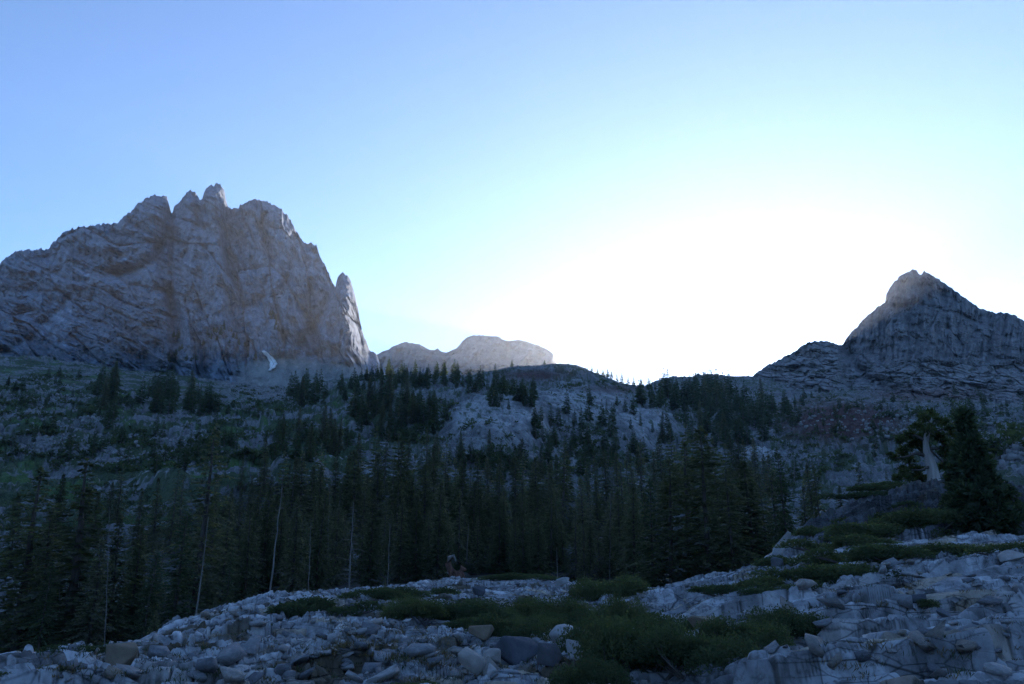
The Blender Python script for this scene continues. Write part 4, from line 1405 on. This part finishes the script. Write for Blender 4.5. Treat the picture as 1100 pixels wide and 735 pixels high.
# the red, twisted stump
def red_stump():
    b = np.array(on_ground(488, 47))
    root = empty('stump', tuple(b))
    tag(root, 'reddish twisted stump with a pale hooked top beside the pale ridge', 'stump')
    u = 47 / FPX                                # metres per seen pixel
    k = lambda x, y, d=0.0: np.array([(x - 488) * u, d, (618 - y) * u])
    body = [tube([k(489, 624), k(488, 613, .1), k(484, 606), k(481, 600), k(483, 594, -.1), k(487, 593, -.15), k(489, 597, -.2)], [0.36, 0.27, 0.20, 0.19, 0.14, 0.10, 0.05], 9),
            tube([k(492, 624), k(494, 614, -.1), k(493, 608, -.1), k(496, 605, -.1), k(499, 606, -.1)], [0.34, 0.28, 0.26, 0.20, 0.08], 9),
            tube([k(486, 622, -.2), k(482, 617, -.3), k(478, 616, -.35)], [0.16, 0.11, 0.03], 6),
            tube([k(490, 610), k(487, 607, -.15), k(485, 609, -.2)], [0.14, 0.10, 0.04], 6)]
    v, f = join(body)
    v = v + 0.05 * np.stack([noise2(v[:, 0] * 4, v[:, 2] * 1.6 + i * 9, 700 + i) for i in range(3)], -1)
    mesh_from('trunk', v, f, MAT_RED, root)
    cap = tube([k(481, 601, -.03), k(482.6, 594, -.13), k(487, 592.4, -.2), k(489.5, 597.5, -.24)], [0.12, 0.13, 0.10, 0.04], 8)
    mesh_from('bleached_tip', *cap, MAT_SNAG, root)


red_stump()

# ------------------------------------------------------------------ old juniper with a flayed trunk, and the dense dark tree beside it
def clump_cloud(rng, centres, radii, n_per, L, W, flat=0.7):
    PS, DS = [], []
    for c, r in zip(centres, radii):
        d = unit(rng.normal(size=(n_per, 3)))
        rr = rng.random((n_per, 1)) ** 0.45
        PS.append(np.array(c) + d * rr * np.array([r, r, r * flat]))
        DS.append(unit(d * 0.8 + rng.normal(size=(n_per, 3)) * 0.45 + np.array([0, 0, 0.35])))
    P, D = np.vstack(PS), np.vstack(DS)
    return sprays(P, D, L * rng.uniform(0.6, 1.3, len(P)), W * rng.uniform(0.7, 1.3, len(P)), rng)


MAT_FLAYED = bark_material('flayed_wood', (0.24, 0.22, 0.20), (0.50, 0.46, 0.42), 3.0)


def juniper():
    rng = np.random.default_rng(31)
    D0 = 55.0
    bx, by, bz = on_ground(1005, D0)
    root = empty('juniper_tree', (bx, by, bz))
    tag(root, 'old wind-twisted juniper with a pale flayed trunk on the hillock', 'tree')
    dist = math.hypot(bx, by)

    def k(x, y, d=0.0):
        p = point(x, y, dist + d)
        return p - np.array([bx, by, bz])
    body = [tube([k(1008, 528), k(1005, 522), k(1003, 512), k(1001, 503), k(997, 492), k(995, 484), k(994, 474), k(997, 462), k(1001, 452)], [0.56, 0.42, 0.35, 0.31, 0.27, 0.22, 0.17, 0.12, 0.05], 12)]
    twist = body[0][0]
    a = np.arctan2(twist[:, 1], twist[:, 0])
    body[0] = (twist * (1 + 0.05 * np.sin(a * 3 + twist[:, 2] * 2.0) + 0.07 * np.sin(a * 5 - twist[:, 2] * 1.1))[:, None], body[0][1])
    limbs = []
    for pts, r in (([k(996, 490), k(984, 487, -.5), k(972, 491, -.8), k(962, 492, -1)], .13), ([k(1001, 500), k(990, 505, -.6), k(978, 505, -1)], .10), ([k(995, 482), k(1008, 482, .3), k(1019, 476, .4), k(1026, 470)], .11),
                   ([k(994, 474), k(984, 468, -.4), k(976, 468)], .12), ([k(995, 468), k(1010, 462, .3), k(1024, 458)], .10), ([k(996, 480), k(1008, 492, .5), k(1016, 500, .6)], .07), ([k(1000, 458), k(1006, 448)], .06)):
        limbs.append(tube(pts, np.linspace(r, 0.02, len(pts)), 6))
    mesh_from('trunk', *body[0], MAT_FLAYED, root)
    for lv, lf in limbs:
        mesh_from('branch', lv, lf, MAT_BARK, root)
    C, R = [], []
    for (x, y, r) in ((1003, 446, 7), (994, 450, 6), (1012, 452, 5), (985, 458, 7), (998, 461, 8), (975, 466, 6), (1021, 458, 5), (990, 470, 8), (1006, 470, 6), (966, 474, 5), (1028, 468, 4), (981, 478, 7), (1018, 476, 5), (970, 484, 6), (992, 484, 5),
                      (960, 491, 5), (1012, 486, 5), (975, 495, 6), (985, 503, 6), (970, 506, 5), (1024, 480, 4), (978, 513, 6), (990, 513, 5), (966, 515, 4), (1016, 500, 3.5)):
        for _ in range(3):
            d = rng.uniform(0.2, 1.6) if y > 464 and 984 < x < 1018 else rng.uniform(-1.3, 1.3)
            C.append(k(x + rng.uniform(-4, 4), y + rng.uniform(-3, 3), d))
            R.append(r * D0 / FPX * rng.uniform(0.4, 0.85))
    mesh_from('crown', *clump_cloud(rng, C, R, 100, 0.26, 0.10, 0.5), MAT_JUNIPER, root, smooth=False)


def dense_tree():
    rng = np.random.default_rng(32)
    dist = 37.0
    bx, by, bz = on_ground(1056, dist)
    root = empty('cypress_tree', (bx, by, bz))
    tag(root, 'very dense dark cone-shaped tree leafy down to the rocks, beside the juniper', 'tree')
    dd = math.hypot(bx, by)

    def k(x, y, d=0.0):
        return point(x, y, dd + d) - np.array([bx, by, bz])
    C, R = [], []
    outline = [(446, 1036, 1040), (455, 1030, 1046), (470, 1028, 1056), (482, 1026, 1066), (495, 1023, 1072), (508, 1018, 1074), (520, 1016, 1082), (535, 1014, 1094), (550, 1014, 1104), (565, 1016, 1108), (580, 1024, 1106), (594, 1034, 1100)]
    for y in np.arange(447, 597, 3.2):
        l = np.interp(y, [o[0] for o in outline], [o[1] for o in outline])
        r = np.interp(y, [o[0] for o in outline], [o[2] for o in outline])
        l, r = l + 5, r - 10
        w = (r - l) / 2
        n = max(2, int(w / 2.4))
        for _ in range(n):
            a = rng.uniform(0, 6.28)
            q = rng.random() ** 0.4
            C.append(k((l + r) / 2 + w * 0.92 * q * math.cos(a), y + rng.uniform(-2, 2), w * q * math.sin(a) * dist / FPX))
            R.append(rng.uniform(2.5, 7.0) * dist / FPX)
            if rng.random() < 0.25:
                a = rng.uniform(0, 6.28)
                C.append(k((l + r) / 2 + w * 1.08 * math.cos(a), y - rng.uniform(0, 7), w * 1.05 * math.sin(a) * dist / FPX))
                R.append(rng.uniform(2.0, 4.0) * dist / FPX)
    mesh_from('crown', *clump_cloud(rng, C, R, 56, 0.28, 0.10, 1.25), MAT_DARK, root, smooth=False)
    tr = [tube([k(1058, 605), k(1056, 580), k(1050, 530), k(1042, 470)], [0.28, 0.22, 0.14, 0.04], 8)]
    mesh_from('trunk', *join(tr), MAT_BARK, root)
    limbs = []
    for (x, y) in ((1066, 592), (1072, 588), (1078, 592), (1061, 586), (1082, 586), (1088, 593)):
        limbs.append(tube([k(1062, 603, -.4), k((1062 + x) / 2 + 2, 596, -1.2), k(x, y - 6, -1.6)], [0.07, 0.05, 0.015], 5))
    for lv, lf in limbs:
        mesh_from('dead_branch', lv, lf, MAT_BARK, root)


juniper()
dense_tree()

# a sapling among the mats
for (px, yt, d, w, lab) in ((413, 622, 30, 1.3, 'young thin sapling fir standing among the low mats'), (688, 628, 29, 1.2, 'little seedling fir at the edge of the cracked ledge'), (228, 640, 40, 1.2, 'young bushy fir at the edge of the wood beside the rubble'),
                            (162, 655, 44, 1.3, 'low young fir before the bushy fir trunk')):
    (loc, h) = tree_at(px, yt, d)
    plant_tree('fir', loc, h, lab, None, 1.0, w, 1)


# ------------------------------------------------------------------ low shrubs
def shrub_mesh(seed, n=4200, leaf=0.085, lobes=9, tall=0.55):
    """a mound about 2 m wide, 1 m deep; leaves on twig tips over a dark inside"""
    rng = np.random.default_rng(seed)
    C = np.stack([rng.uniform(-0.8, 0.8, lobes), rng.uniform(-0.75, 0.75, lobes), rng.uniform(0.05, 0.30, lobes)], -1)
    Rr = rng.uniform(0.28, 0.46, lobes)
    C[:, 2] *= np.clip(1.25 - (C[:, 0] ** 2 + C[:, 1] ** 2), 0.3, 1)
    w = Rr ** 2
    pick = rng.choice(lobes, n, p=w / w.sum())
    d = unit(rng.normal(size=(n, 3)))
    d[:, 2] = np.abs(d[:, 2]) * 0.9
    rad = (0.55 + 0.55 * rng.random((n, 1)) ** 0.6) * Rr[pick][:, None]
    bump = 1 + 0.22 * np.sin(d[:, :1] * 9 + pick[:, None]) * np.sin(d[:, 1:2] * 8 + 2 * pick[:, None])
    P = C[pick] + d * rad * bump * np.array([1, 1, tall * 1.5])
    P[:, 2] = np.maximum(P[:, 2], -0.05)
    D = unit(d * 0.7 + rng.normal(size=(n, 3)) * 0.5 + np.array([0, 0, 0.5]))
    leaves = sprays(P, D, leaf * rng.uniform(0.6, 1.4, n), leaf * 0.75 * rng.uniform(0.7, 1.3, n), rng)
    st = []
    for k in range(16):
        a = rng.uniform(0, 6.28)
        i = rng.integers(0, lobes)
        e = C[i] + np.array([math.cos(a), math.sin(a), 0.7]) * Rr[i] * 0.6
        st.append(tube([[C[i][0] * 0.4, C[i][1] * 0.4, -0.1], (C[i] + e) / 2 * np.array([1, 1, 0.7]), e], [0.02, 0.014, 0.006], 4))
    return leaves, join(st)


SHRUB = [[mesh_data('leaves', l, MAT_SHRUB), mesh_data('stems', s, MAT_BARK)] for l, s in (shrub_mesh(600 + i, 6500, 0.062) for i in range(5))]
SHRUB_BIG = [[mesh_data('leaves', l, MAT_SHRUB), mesh_data('stems', s, MAT_BARK)] for l, s in (shrub_mesh(650 + i, 15000, 0.045, 13, 0.75) for i in range(3))]


def shrub(px, py, wpx, hpx, label, group=None, big=False, i=[0], dist=None, deep=1.0):
    """a shrub whose foot is seen at (px, py), wpx wide and hpx tall in the photograph"""
    g = seen_ground(px, py, 8.5, 200) if dist is None else (*on_ground(px, dist), dist)
    if g is None:
        g = (*on_ground(px, 40), 40)
    d = g[3]
    w, h = 1.32 * wpx * d / FPX, 0.98 * hpx * d / FPX
    i[0] += 1
    S = (SHRUB_BIG if big else SHRUB)
    leaves, stems = S[i[0] % len(S)]
    a = math.atan2(g[0], g[1])
    dp = min(w * 0.55, max(h * 1.5, 0.6)) * deep
    root = empty('shrub', (g[0] + math.sin(a) * dp * 0.4, g[1] + math.cos(a) * dp * 0.4, g[2]), -a + (math.pi if i[0] % 2 else 0) + 0.1 * ((i[0] * 7) % 5 - 2), (w / 2.3, dp / 2.0, h / 0.72))
    root.location.z = min(g[2], ground_z(root.location.x, root.location.y)) - 0.03
    tag(root, label, 'shrub', group)
    for nm, me in (('leaves', leaves), ('stems', stems)):
        c = bpy.data.objects.new(nm, me)
        COL.objects.link(c)
        c.parent = root
        c['kind'] = 'stuff'
    return root


MATS = 'low green mats on the outcrop'
SHRUBS = [
    (350, 661, 92, 25, 'rounded bright green mat at the top of the rubble, left of the sapling', MATS, False),
    (318, 660, 50, 13, 'small flat mat at the left end of the bright green mat', MATS, False),
    (400, 646, 60, 16, 'flat bright mat behind the rounded bright green mat', MATS, False),
    (450, 643, 74, 19, 'mat just below the red twisted stump', MATS, False),
    (440, 666, 56, 25, 'dark shrub at the foot of the young sapling', MATS, True),
    (487, 668, 118, 26, 'long dark mat below the faceted boulder', MATS, True),
    (542, 617, 104, 12, 'long low mat on the crest of the pale ridge', MATS, False),
    (560, 624, 70, 10, 'thin mat on the ridge before the dark wood', MATS, False),
    (590, 667, 94, 32, 'dark round shrub below the square pale block', MATS, True),
    (545, 688, 78, 34, 'green shrub behind the flat tan block', MATS, True),
    (575, 680, 56, 24, 'shrub rising behind the round pale boulder', MATS, True),
    (640, 700, 76, 54, 'dark shrub beside the round pale boulder', MATS, True),
    (655, 641, 74, 28, 'dark shrub on the skyline of the ridge by the wood', MATS, True),
    (668, 690, 56, 42, 'yellow-tipped upright shrub before the cracked ledge', MATS, True),
    (690, 735, 120, 62, 'largest dark shrub at the bottom edge of the outcrop', MATS, True),
    (750, 722, 110, 48, 'dark shrub spilling over the foot of the slabs', MATS, True),
    (700, 668, 60, 16, 'low mat along the foot of the cracked ledge', MATS, False),
    (515, 676, 60, 16, 'flat mat linking the long dark mat and the green shrub', MATS, False),
    (612, 676, 60, 22, 'dark mat above the round pale boulder', MATS, True),
    (640, 745, 70, 32, 'low shrub beside the small whitish boulder', MATS, True),
    (720, 690, 70, 26, 'shrub against the face of the cracked ledge', MATS, True),
    (800, 700, 80, 36, 'shrub filling the hollow under the slabs', MATS, True),
    (840, 692, 78, 34, 'shrub with pale leaf tips at the right end of the hollow', MATS, True),
    (318, 720, 50, 13, 'small green cushion among the rubble', MATS, False),
    (450, 740, 60, 12, 'low cushion at the bottom edge below the pale rib', MATS, False),
    (40, 729, 66, 16, 'yellow-green mat at the lowest corner of the sloping slab', MATS, False),
    (84, 712, 60, 14, 'yellow-green mat midway along the sloping slab', MATS, False),
    (118, 700, 40, 10, 'yellow-green mat near the top of the sloping slab', MATS, False),
    (985, 655, 28, 10, 'tiny plant in a crack of the slabs', MATS, False),
    (790, 636, 76, 16, 'green mat at the left foot of the hillock', 'mats on the hillock', False),
    (835, 634, 70, 20, 'mat beside the small grey stone below the hillock', 'mats on the hillock', False),
    (880, 630, 96, 26, 'broad mat on the bank above the slabs', 'mats on the hillock', False),
    (930, 622, 86, 26, 'broad olive mat at the middle of the bank', 'mats on the hillock', False),
    (985, 606, 90, 24, 'dark mat at the right of the bank, before the dense tree', 'mats on the hillock', False),
    (860, 612, 70, 18, 'mat climbing the gully of the hillock', 'mats on the hillock', False),
    (905, 592, 90, 22, 'mat in the middle gully of the hillock', 'mats on the hillock', False),
    (950, 582, 90, 24, 'dark mat below the upper rocks of the hillock', 'mats on the hillock', False),
    (1000, 578, 80, 26, 'dark mat between the hillock rocks and the dense tree', 'mats on the hillock', False),
    (940, 558, 70, 16, 'olive mat on the upper ledge of the hillock', 'mats on the hillock', False),
    (985, 546, 60, 14, 'olive mat on the ledge under the juniper', 'mats on the hillock', False),
    (965, 524, 76, 12, 'green mat along the crest of the hillock, left of the juniper', 'mats on the hillock', False),
    (925, 540, 60, 12, 'green mat lower down the crest of the hillock', 'mats on the hillock', False),
    (1085, 596, 60, 14, 'mat under the dense dark tree', 'mats on the hillock', False),
    (1035, 560, 60, 22, 'dark mat between the juniper and the dense tree', 'mats on the hillock', False),
    (888, 572, 50, 16, 'mat on the left shoulder of the hillock', 'mats on the hillock', False),
    (925, 602, 80, 22, 'deep green mat in the centre of the bank', 'mats on the hillock', False),
    (980, 562, 64, 16, 'mat just below the ledge under the juniper', 'mats on the hillock', False),
    (1020, 598, 70, 16, 'mat at the left foot of the dense dark tree', 'mats on the hillock', False),
]
for s in SHRUBS:
    shrub(*s)

# ------------------------------------------------------------------ boulders and loose stones
def stone_mesh(seed, pts=13, round_=0.0, detail=2):
    """a broken block: the hull of a few points with worn edges; round_ = 1 gives a water-worn ball"""
    import bmesh
    rng = np.random.default_rng(seed)
    bm = bmesh.new()
    P = rng.uniform(-1, 1, (pts, 3))
    P = P / np.maximum(np.abs(P).max(1, keepdims=True), 1e-6) * rng.uniform(0.72, 1.0, (pts, 1))
    if round_ > 0.5:
        P = unit(rng.normal(size=(40, 3)))
    for p in P:
        bm.verts.new(p)
    r = bmesh.ops.convex_hull(bm, input=bm.verts)
    bmesh.ops.delete(bm, geom=[g for g in r['geom_interior'] if isinstance(g, bmesh.types.BMVert)], context='VERTS')
    bmesh.ops.dissolve_limit(bm, angle_limit=0.12, verts=bm.verts, edges=bm.edges)
    if detail > 1:
        bmesh.ops.bevel(bm, geom=list(bm.edges), offset=0.05 + 0.1 * round_, segments=1, affect='EDGES', clamp_overlap=True)
        bmesh.ops.triangulate(bm, faces=bm.faces)
        for _ in range(detail - 1):
            bmesh.ops.subdivide_edges(bm, edges=[e for e in bm.edges if e.calc_length() > 0.16], cuts=1, use_grid_fill=True, smooth=0.0)
        bmesh.ops.triangulate(bm, faces=bm.faces)
    else:
        bmesh.ops.triangulate(bm, faces=bm.faces)
    bm.verts.ensure_lookup_table()
    bm.verts.index_update()
    v = np.array([p.co[:] for p in bm.verts])
    f = np.array([[q.index for q in p.verts] for p in bm.faces])
    bm.free()
    if detail > 1:
        v = v + 0.03 * np.stack([fbm(v[:, 0] * 2.4 + v[:, 2] * 2, v[:, 1] * 2.4 - v[:, 2] + 7 * i, 3, seed + i) for i in range(3)], -1)
    return v / np.abs(v).max(0), f


def stone_material(name, c0, c1, warm):
    M = Mat(name, 0.93, 0.15)
    oi = M.n('ShaderNodeObjectInfo')
    c = M.ramp(oi.outputs['Random'], [(0.0, c0), (0.6, c1), (1.0, warm)])
    v = M.coord()
    n = M.noise(v, 2.5, 8, 0.7, 0.3)
    c = M.mix(c, M.ramp(n, [(0.3, 0.68), (0.7, 1.3)]))
    M.bump(n, 0.6, 0.04)
    return M.base(c)


MAT_STONE = stone_material('broken_stone', (0.13, 0.137, 0.15), (0.24, 0.243, 0.25), (0.25, 0.215, 0.175))
MAT_PALE = stone_material('pale_granite', (0.30, 0.30, 0.30), (0.34, 0.335, 0.33), (0.33, 0.30, 0.27))
MAT_TAN = stone_material('tan_stone', (0.20, 0.16, 0.12), (0.22, 0.175, 0.13), (0.24, 0.19, 0.14))
MAT_SLATE = stone_material('dark_stone', (0.085, 0.09, 0.105), (0.10, 0.105, 0.12), (0.115, 0.11, 0.115))


def faces3(v, f):
    return v, f


def boulder(px, py, wpx, hpx, label, mat, seed, cuts=14, round_=0.3, deep=0.8, dist=None, sink=0.2, turn=0.0, name='boulder', group=None):
    g = seen_ground(px, py, 8.5, 300) if dist is None else (*on_ground(px, dist), dist)
    if g is None:
        return
    d = g[3]
    w, h = wpx * d / FPX / 2, hpx * d / FPX / 2
    v, f = stone_mesh(seed, cuts, round_, 4)
    v = v * np.array([w, w * deep, h * (1 + sink)])
    o = mesh_from(name, v, f, mat, smooth=round_ > 0.5)
    a = math.atan2(g[0], g[1])
    o.location = (g[0] + math.sin(a) * w * deep * 0.6, g[1] + math.cos(a) * w * deep * 0.6, g[2] + h * (1 - sink))
    o.rotation_euler = (0, turn, -a)
    tag(o, label, 'boulder', group)
    return o


boulder(606, 698, 30, 17, 'round pale boulder half sunk between the shrubs', MAT_PALE, 1, 4, 0.8, 0.8)
boulder(622, 726, 26, 20, 'small whitish boulder below the round pale one', MAT_PALE, 2, 9, 0.5)
boulder(505, 727, 31, 24, 'blocky pale boulder among the broken rock', MAT_PALE, 3, 12, 0.3)
boulder(528, 715, 20, 16, 'pale stone leaning on the dark ledge', MAT_PALE, 4, 12, 0.3)
boulder(526, 728, 14, 14, 'small pale stone below the leaning one', MAT_PALE, 5, 12, 0.3)
boulder(516, 693, 28, 13, 'flat tan block at the edge of the green shrub', MAT_TAN, 6, 9, 0.1)
boulder(560, 714, 60, 24, 'dark angular block of the small ledge below the round boulder', MAT_SLATE, 7, 10, 0.1, 0.6)
boulder(595, 716, 34, 20, 'dark block at the end of the small ledge', MAT_SLATE, 8, 11, 0.1, 0.6)
boulder(128, 722, 28, 20, 'tan block standing on the sloping slab', MAT_TAN, 9, 9, 0.1)
boulder(203, 702, 9, 14, 'narrow pale standing stone in the rubble', MAT_PALE, 10, 10, 0.15)
boulder(515, 641, 15, 10, 'dark faceted boulder on the pale ridge', MAT_SLATE, 11, 9, 0.05)
boulder(604, 631, 17, 10, 'square-topped pale block on the crest of the ridge', MAT_PALE, 12, 8, 0.08)
boulder(756, 682, 34, 17, 'tan lichened boulder among the shrubs under the ledge', MAT_TAN, 13, 9, 0.35)
boulder(830, 603, 22, 24, 'largest whitish outcrop block at the left foot of the hillock', MAT_PALE, 14, 10, 0.12, 0.7, None, 0.15, 0.5)
boulder(841, 593, 13, 22, 'narrow whitish block beside the largest whitish one', MAT_PALE, 15, 10, 0.1, 0.7, None, 0.15, 0.4)
boulder(836, 617, 12, 10, 'small grey stone in the mats below the hillock', MAT_STONE, 16, 10, 0.15)
boulder(1091, 607, 26, 11, 'pale block on the skyline of the slabs by the dense tree', MAT_PALE, 17, 8, 0.15)
boulder(983, 653, 24, 9, 'dark block bridging a crack of the slabs', MAT_SLATE, 18, 8, 0.08)
boulder(1014, 664, 13, 9, 'rounded stone in the crevice of the slabs', MAT_STONE, 19, 8, 0.5)
boulder(478, 621, 12, 6, 'pale stone at the foot of the red stump', MAT_PALE, 24, 8, 0.2)

STONES = [mesh_from('stone', *stone_mesh(40 + i, 10 + i % 4, 0.0, 1), MAT_STONE, smooth=False) for i in range(7)]
STONES_P = [mesh_from('stone', *stone_mesh(60 + i, 11, 0.0, 1), MAT_PALE, smooth=False) for i in range(3)]
RS = random.Random(21)
FIELDS = [('in the rubble under the bright green mat', 205, 470, 655, 735, 120), ('on the pale ridge near the red stump', 440, 690, 628, 642, 22), ('between the pale rib and the dark ledge', 430, 560, 690, 735, 34),
          ('on the sloping slab at the wood edge', 60, 210, 690, 735, 16), ('in the crevices of the slabs', 830, 1095, 612, 730, 46), ('along the top of the slabs', 860, 1095, 603, 620, 16)]
n_used = {}
for (where, x0, x1, y0, y1, n) in FIELDS:
    for k in range(n):
        px, py = RS.uniform(x0, x1), RS.uniform(y0, y1)
        g = seen_ground(px, py, 8.5, 70)
        if g is None:
            continue
        pale = RS.random() < 0.30
        src = RS.choice(STONES_P if pale else STONES)
        first = src.name not in n_used
        n_used[src.name] = 1
        o = src if first else src.copy()
        if not first:
            COL.objects.link(o)
        s = math.exp(RS.gauss(math.log(0.085), 0.55))
        s = min(s, 0.22)
        o.location = (g[0], g[1], g[2] + s * 0.15)
        o.scale = (s, s * RS.uniform(0.6, 0.9), s * RS.uniform(0.28, 0.6))
        o.rotation_euler = (RS.gauss(0, 0.25), RS.gauss(0, 0.25), RS.uniform(0, 6.28))
        tag(o, '%s angular loose stone lying %s' % ('pale' if pale else 'grey', where), 'stone', 'loose stones ' + where)

# ------------------------------------------------------------------ tufts of dry and green grass
def grass():
    rng = np.random.default_rng(77)
    PS, DS, LS, CS = [], [], [], []
    for (x0, x1, y0, y1, n, dry) in ((350, 480, 675, 712, 150, 1), (200, 470, 655, 735, 170, 0.6), (480, 700, 636, 660, 110, 0.8), (40, 200, 690, 735, 60, 0.4), (860, 1095, 606, 735, 70, 0.5), (440, 620, 690, 735, 80, 0.7), (760, 990, 600, 632, 90, 0.2)):
        for _ in range(n):
            g = seen_ground(rng.uniform(x0, x1), rng.uniform(y0, y1), 8.5, 70)
            if g is None:
                continue
            m = rng.integers(10, 26)
            s = rng.uniform(0.04, 0.10)
            PS.append(np.array(g[:3]) + rng.normal(size=(m, 3)) * np.array([s * 0.7, s * 0.7, 0]) + np.array([0, 0, -0.02]))
            DS.append(unit(rng.normal(size=(m, 3)) * np.array([0.5, 0.5, 0.1]) + np.array([0, 0, 0.9])))
            LS.append(s * rng.uniform(0.7, 1.5, m))
            c = np.array([0.17, 0.125, 0.055]) if rng.random() < dry else np.array([0.05, 0.07, 0.028])
            CS.append(np.repeat(c[None] * rng.uniform(0.7, 1.2), m * 4, 0))
    P, D, L = np.vstack(PS), np.vstack(DS), np.concatenate(LS)
    M = Mat('grass_blades', 0.8, 0.1)
    m = M.base(M.tint())
    o = mesh_from('grass', *sprays(P, D, L, 0.009, rng), m, color=np.vstack(CS), smooth=False)
    tag(o, 'dry and green grass tufts growing between the rocks', 'grass', kind='stuff')


grass()

# ------------------------------------------------------------------ the snow patch under the wall
def snow():
    path = [(281, 377), (284, 376.6), (287.5, 378.5), (290, 381.6), (293, 383.6), (296, 387), (298.2, 391), (296.5, 393), (295.6, 395.5), (292.5, 396.6), (291.5, 398.6), (288, 397.8), (290, 395.2), (289.4, 392), (290.2, 389.5), (288, 386.5), (287, 383.4), (284, 381.4)]
    mid = (290.5, 388)
    rings = []
    for q in (1.0, 0.9, 0.55, 0.05):
        ring = []
        n = len(path)
        for i in range(n * 3):
            a, b = path[i // 3], path[(i // 3 + 1) % n]
            t = (i % 3) / 3
            x, y = a[0] * (1 - t) + b[0] * t, a[1] * (1 - t) + b[1] * t
            my = np.clip(y, 380, 395)
            mx = np.interp(my, [378, 383, 388, 391, 396], [284, 289, 292.5, 294, 291])
            ring.append((mx + (x - mx) * q, my + (y - my) * q))
        rings.append(ring)
    V = []
    for k, ring in enumerate(rings):
        for (x, y) in ring:
            j = int(np.argmin(np.abs(px_w - x)))
            col = to_px(WX[:, j], WY[:, j], WZ[:, j])[1]
            i = int(np.argmin(np.abs(col - y)))
            d = math.hypot(WX[i, j], WY[i, j])
            V.append(point(x, y, d - (0.5, 3.0, 4.0, 4.4)[k] - 3.0))
    n = len(rings[0])
    i = np.arange(4 * n).reshape(4, n)
    j = np.roll(i, -1, 1)
    F = np.stack([i[:-1], j[:-1], j[1:], i[1:]], -1).reshape(-1, 4)
    M = Mat('old_snow', 0.7, 0.3)
    nn = M.noise(M.coord(), 0.3, 5, 0.6)
    m = M.base(M.ramp(nn, [(0.3, (0.50, 0.49, 0.48)), (0.55, (0.74, 0.75, 0.78)), (0.75, (0.82, 0.84, 0.87))]))
    o = mesh_from('snow_patch', np.array(V), F, m)
    tag(o, 'small curved patch of old white snow at the head of the scree', 'snow')


snow()
